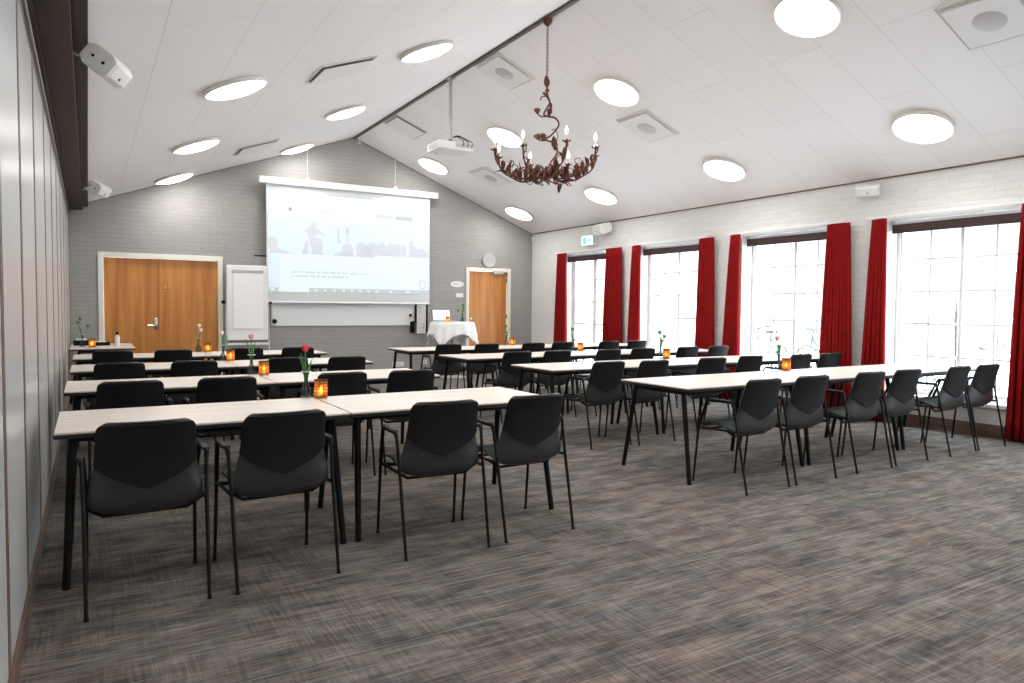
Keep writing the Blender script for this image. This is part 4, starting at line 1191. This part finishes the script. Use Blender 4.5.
# ------------------------------------------------------------------ outside the windows
b = MB(); b.box(W + WT + .002, 60, -25, 45, -.25, -.05); structure(b.build('outside_ground', M_SNOW))
t = thing('neighbour_building', 'pale building across the yard seen faintly through the windows', 'building', (26, 10, -.05))
b = MB(); b.box(0, 6, -22, 26, 0, 7.5); b.build('facade', M_FACADE, t)
b = MB(); b.prism([(-.4, 7.5), (6.4, 7.5), (3, 10)], -22.4, 26.4, 'y'); b.build('roof', M_SOIL, t)
for y in range(-18, 24, 4):
    for z in (1.1, 4.4):
        b = MB(); b.box(-.06, .0, y - .65, y + .65, z, z + 1.7, .01); w_ = b.build('facade_window', M_WHITE, t)
        b = MB(); b.box(-.07, -.05, y - .55, y - .04, z + .1, z + 1.6); b.box(-.07, -.05, y + .04, y + .55, z + .1, z + 1.6); b.build('window_pane', M_FWIN, w_)
def hedge(x, y0, y1, h, label, seed):
    rnd = random.Random(seed); b = MB()
    for k in range(int((y1 - y0) * 520)):
        p = Vector((x + rnd.uniform(-.2, .2), rnd.uniform(y0, y1), rnd.uniform(.02, h) - .05)); r = rnd.uniform(.015, .04)
        a = rnd.uniform(0, 6.28); c = rnd.uniform(-1, 1); d = Vector((math.cos(a), math.sin(a), c)); e = d.cross(Vector((.3, .2, 1))).normalized()
        b.add([p - d * r, p + e * r * .5, p + d * r, p - e * r * .5], [(0, 1, 2, 3)])
    o = b.build('frosted_hedge', M_HEDGE, recalc=False); tag(o, label, 'hedge', kind='stuff')
hedge(9.75, 4.4, 7.6, .62, 'low frosted hedge outside the window nearest the camera', 3)
def sapling(x, y, h, label, seed):
    rnd = random.Random(seed); b = MB(); t = thing('bare_sapling', label, 'tree', (x, y, -.05), 0, 'bare saplings outside')
    b.tube([(0, 0, 0), (.01, .01, h * .5), (0, .02, h)], [.014, .009, .004], 6); tr = b.build('trunk', M_TWIG, t)
    b = MB()
    for k in range(26):
        z = h * rnd.uniform(.45, .98); a = rnd.uniform(0, 6.28); l = rnd.uniform(.1, .28) * (1.25 - z / h)
        p = Vector((0, .015, z)); q = p + Vector((math.cos(a) * l, math.sin(a) * l, l * rnd.uniform(.5, 1.1)))
        b.tube([p, (p + q) / 2 + Vector((0, 0, -.01)), q], [.004, .003, .002], 4)
        for s in (.5, .8):
            m_ = p.lerp(q, s); b.tube([m_, m_ + Vector((rnd.uniform(-.06, .06), rnd.uniform(-.06, .06), rnd.uniform(.02, .08)))], .0015, 3)
    b.build('twigs', M_TWIG, t)
for i, (x, y, h, w_) in enumerate(((10.6, 5.45, 1.9, 'left of the centre bar of the near window'), (10.9, 5.05, 1.75, 'right of the centre bar of the near window'), (10.4, 6.15, 1.35, 'at the left side of the near window'), (11.5, 5.9, 1.5, 'behind the hedge in the near window'))):
    sapling(x, y, h, 'thin bare sapling outside, ' + w_, 20 + i)
t = thing('perched_bird', 'small dark bird outside the near window', 'bird', (10.7, 5.15, .80), .6); t.scale = (.5, .5, .5)
b = MB(); b.tube([(0, -.10, .0), (0, -.03, .015), (0, .02, .03), (0, .07, .045), (0, .10, .05)], [.004, .022, .032, .022, .012], 10); b.lathe([(0, .0), (.018, .01), (.02, .028), (0, .046)], c=(0, .09, .035), n=10, cap=False); b.build('bird_body', M_TWIG, t)
b = MB(); b.tube([(0, .11, .06), (0, .135, .056)], [.005, .001], 5); b.build('beak', M_BLACK, t)
b = MB(); b.tube([(0, .02, -1.68), (0, .02, .005)], .006, 5); b.build('post', M_TWIG, t)
def bicycle(x, y, rz, label):
    t = thing('bicycle', label, 'bicycle', (x, y, -.05), rz, 'bicycles outside')
    for s in (-1, 1):
        b = MB(); c = [(s * .52 + .33 * math.cos(a), 0, .34 + .33 * math.sin(a)) for a in [2 * PI * q / 28 for q in range(28)]]
        b.tube(c, .017, 6, closed=True); wl = b.build('wheel', M_BLACK, t)
        b = MB()
        for q in range(12): a = PI * q / 6; b.tube([(s * .52, 0, .34), (s * .52 + .32 * math.cos(a), 0, .34 + .32 * math.sin(a))], .002, 3)
        b.build('spokes', M_STEEL, wl)
    b = MB(); A, B_, C_, D_ = (-.52, 0, .34), (-.16, 0, .80), (.38, 0, .82), (-.04, 0, .30)
    for p, q in ((A, B_), (A, D_), (B_, D_), (B_, C_), (D_, C_)): b.tube([p, q], .016, 8)
    b.tube([(.52, 0, .34), C_, (.34, 0, .98)], .014, 8); b.build('bike_frame', M_BIKE, t)
    b = MB(); b.tube(arc([(.22, -.26, 1.02), (.36, -.20, 1.03), (.34, 0, .98), (.36, .20, 1.03), (.22, .26, 1.02)], .06), .011, 8); b.build('handlebar', M_BLACK, t)
    b = MB(); b.box(-.30, -.05, -.07, .07, .90, .95, .02, seg=2); b.tube([(-.16, 0, .8), (-.17, 0, .9)], .012, 6); b.build('saddle', M_BLACK, t)
bicycle(12.2, 10.05, 1.2, 'blue-grey bicycle parked outside, seen through the third window')
bicycle(12.4, 8.8, 1.35, 'bicycle outside near the right edge of the third window')
hedge(12.9, 8.2, 11.5, .55, 'low frosted hedge behind the bicycles in the yard', 5)
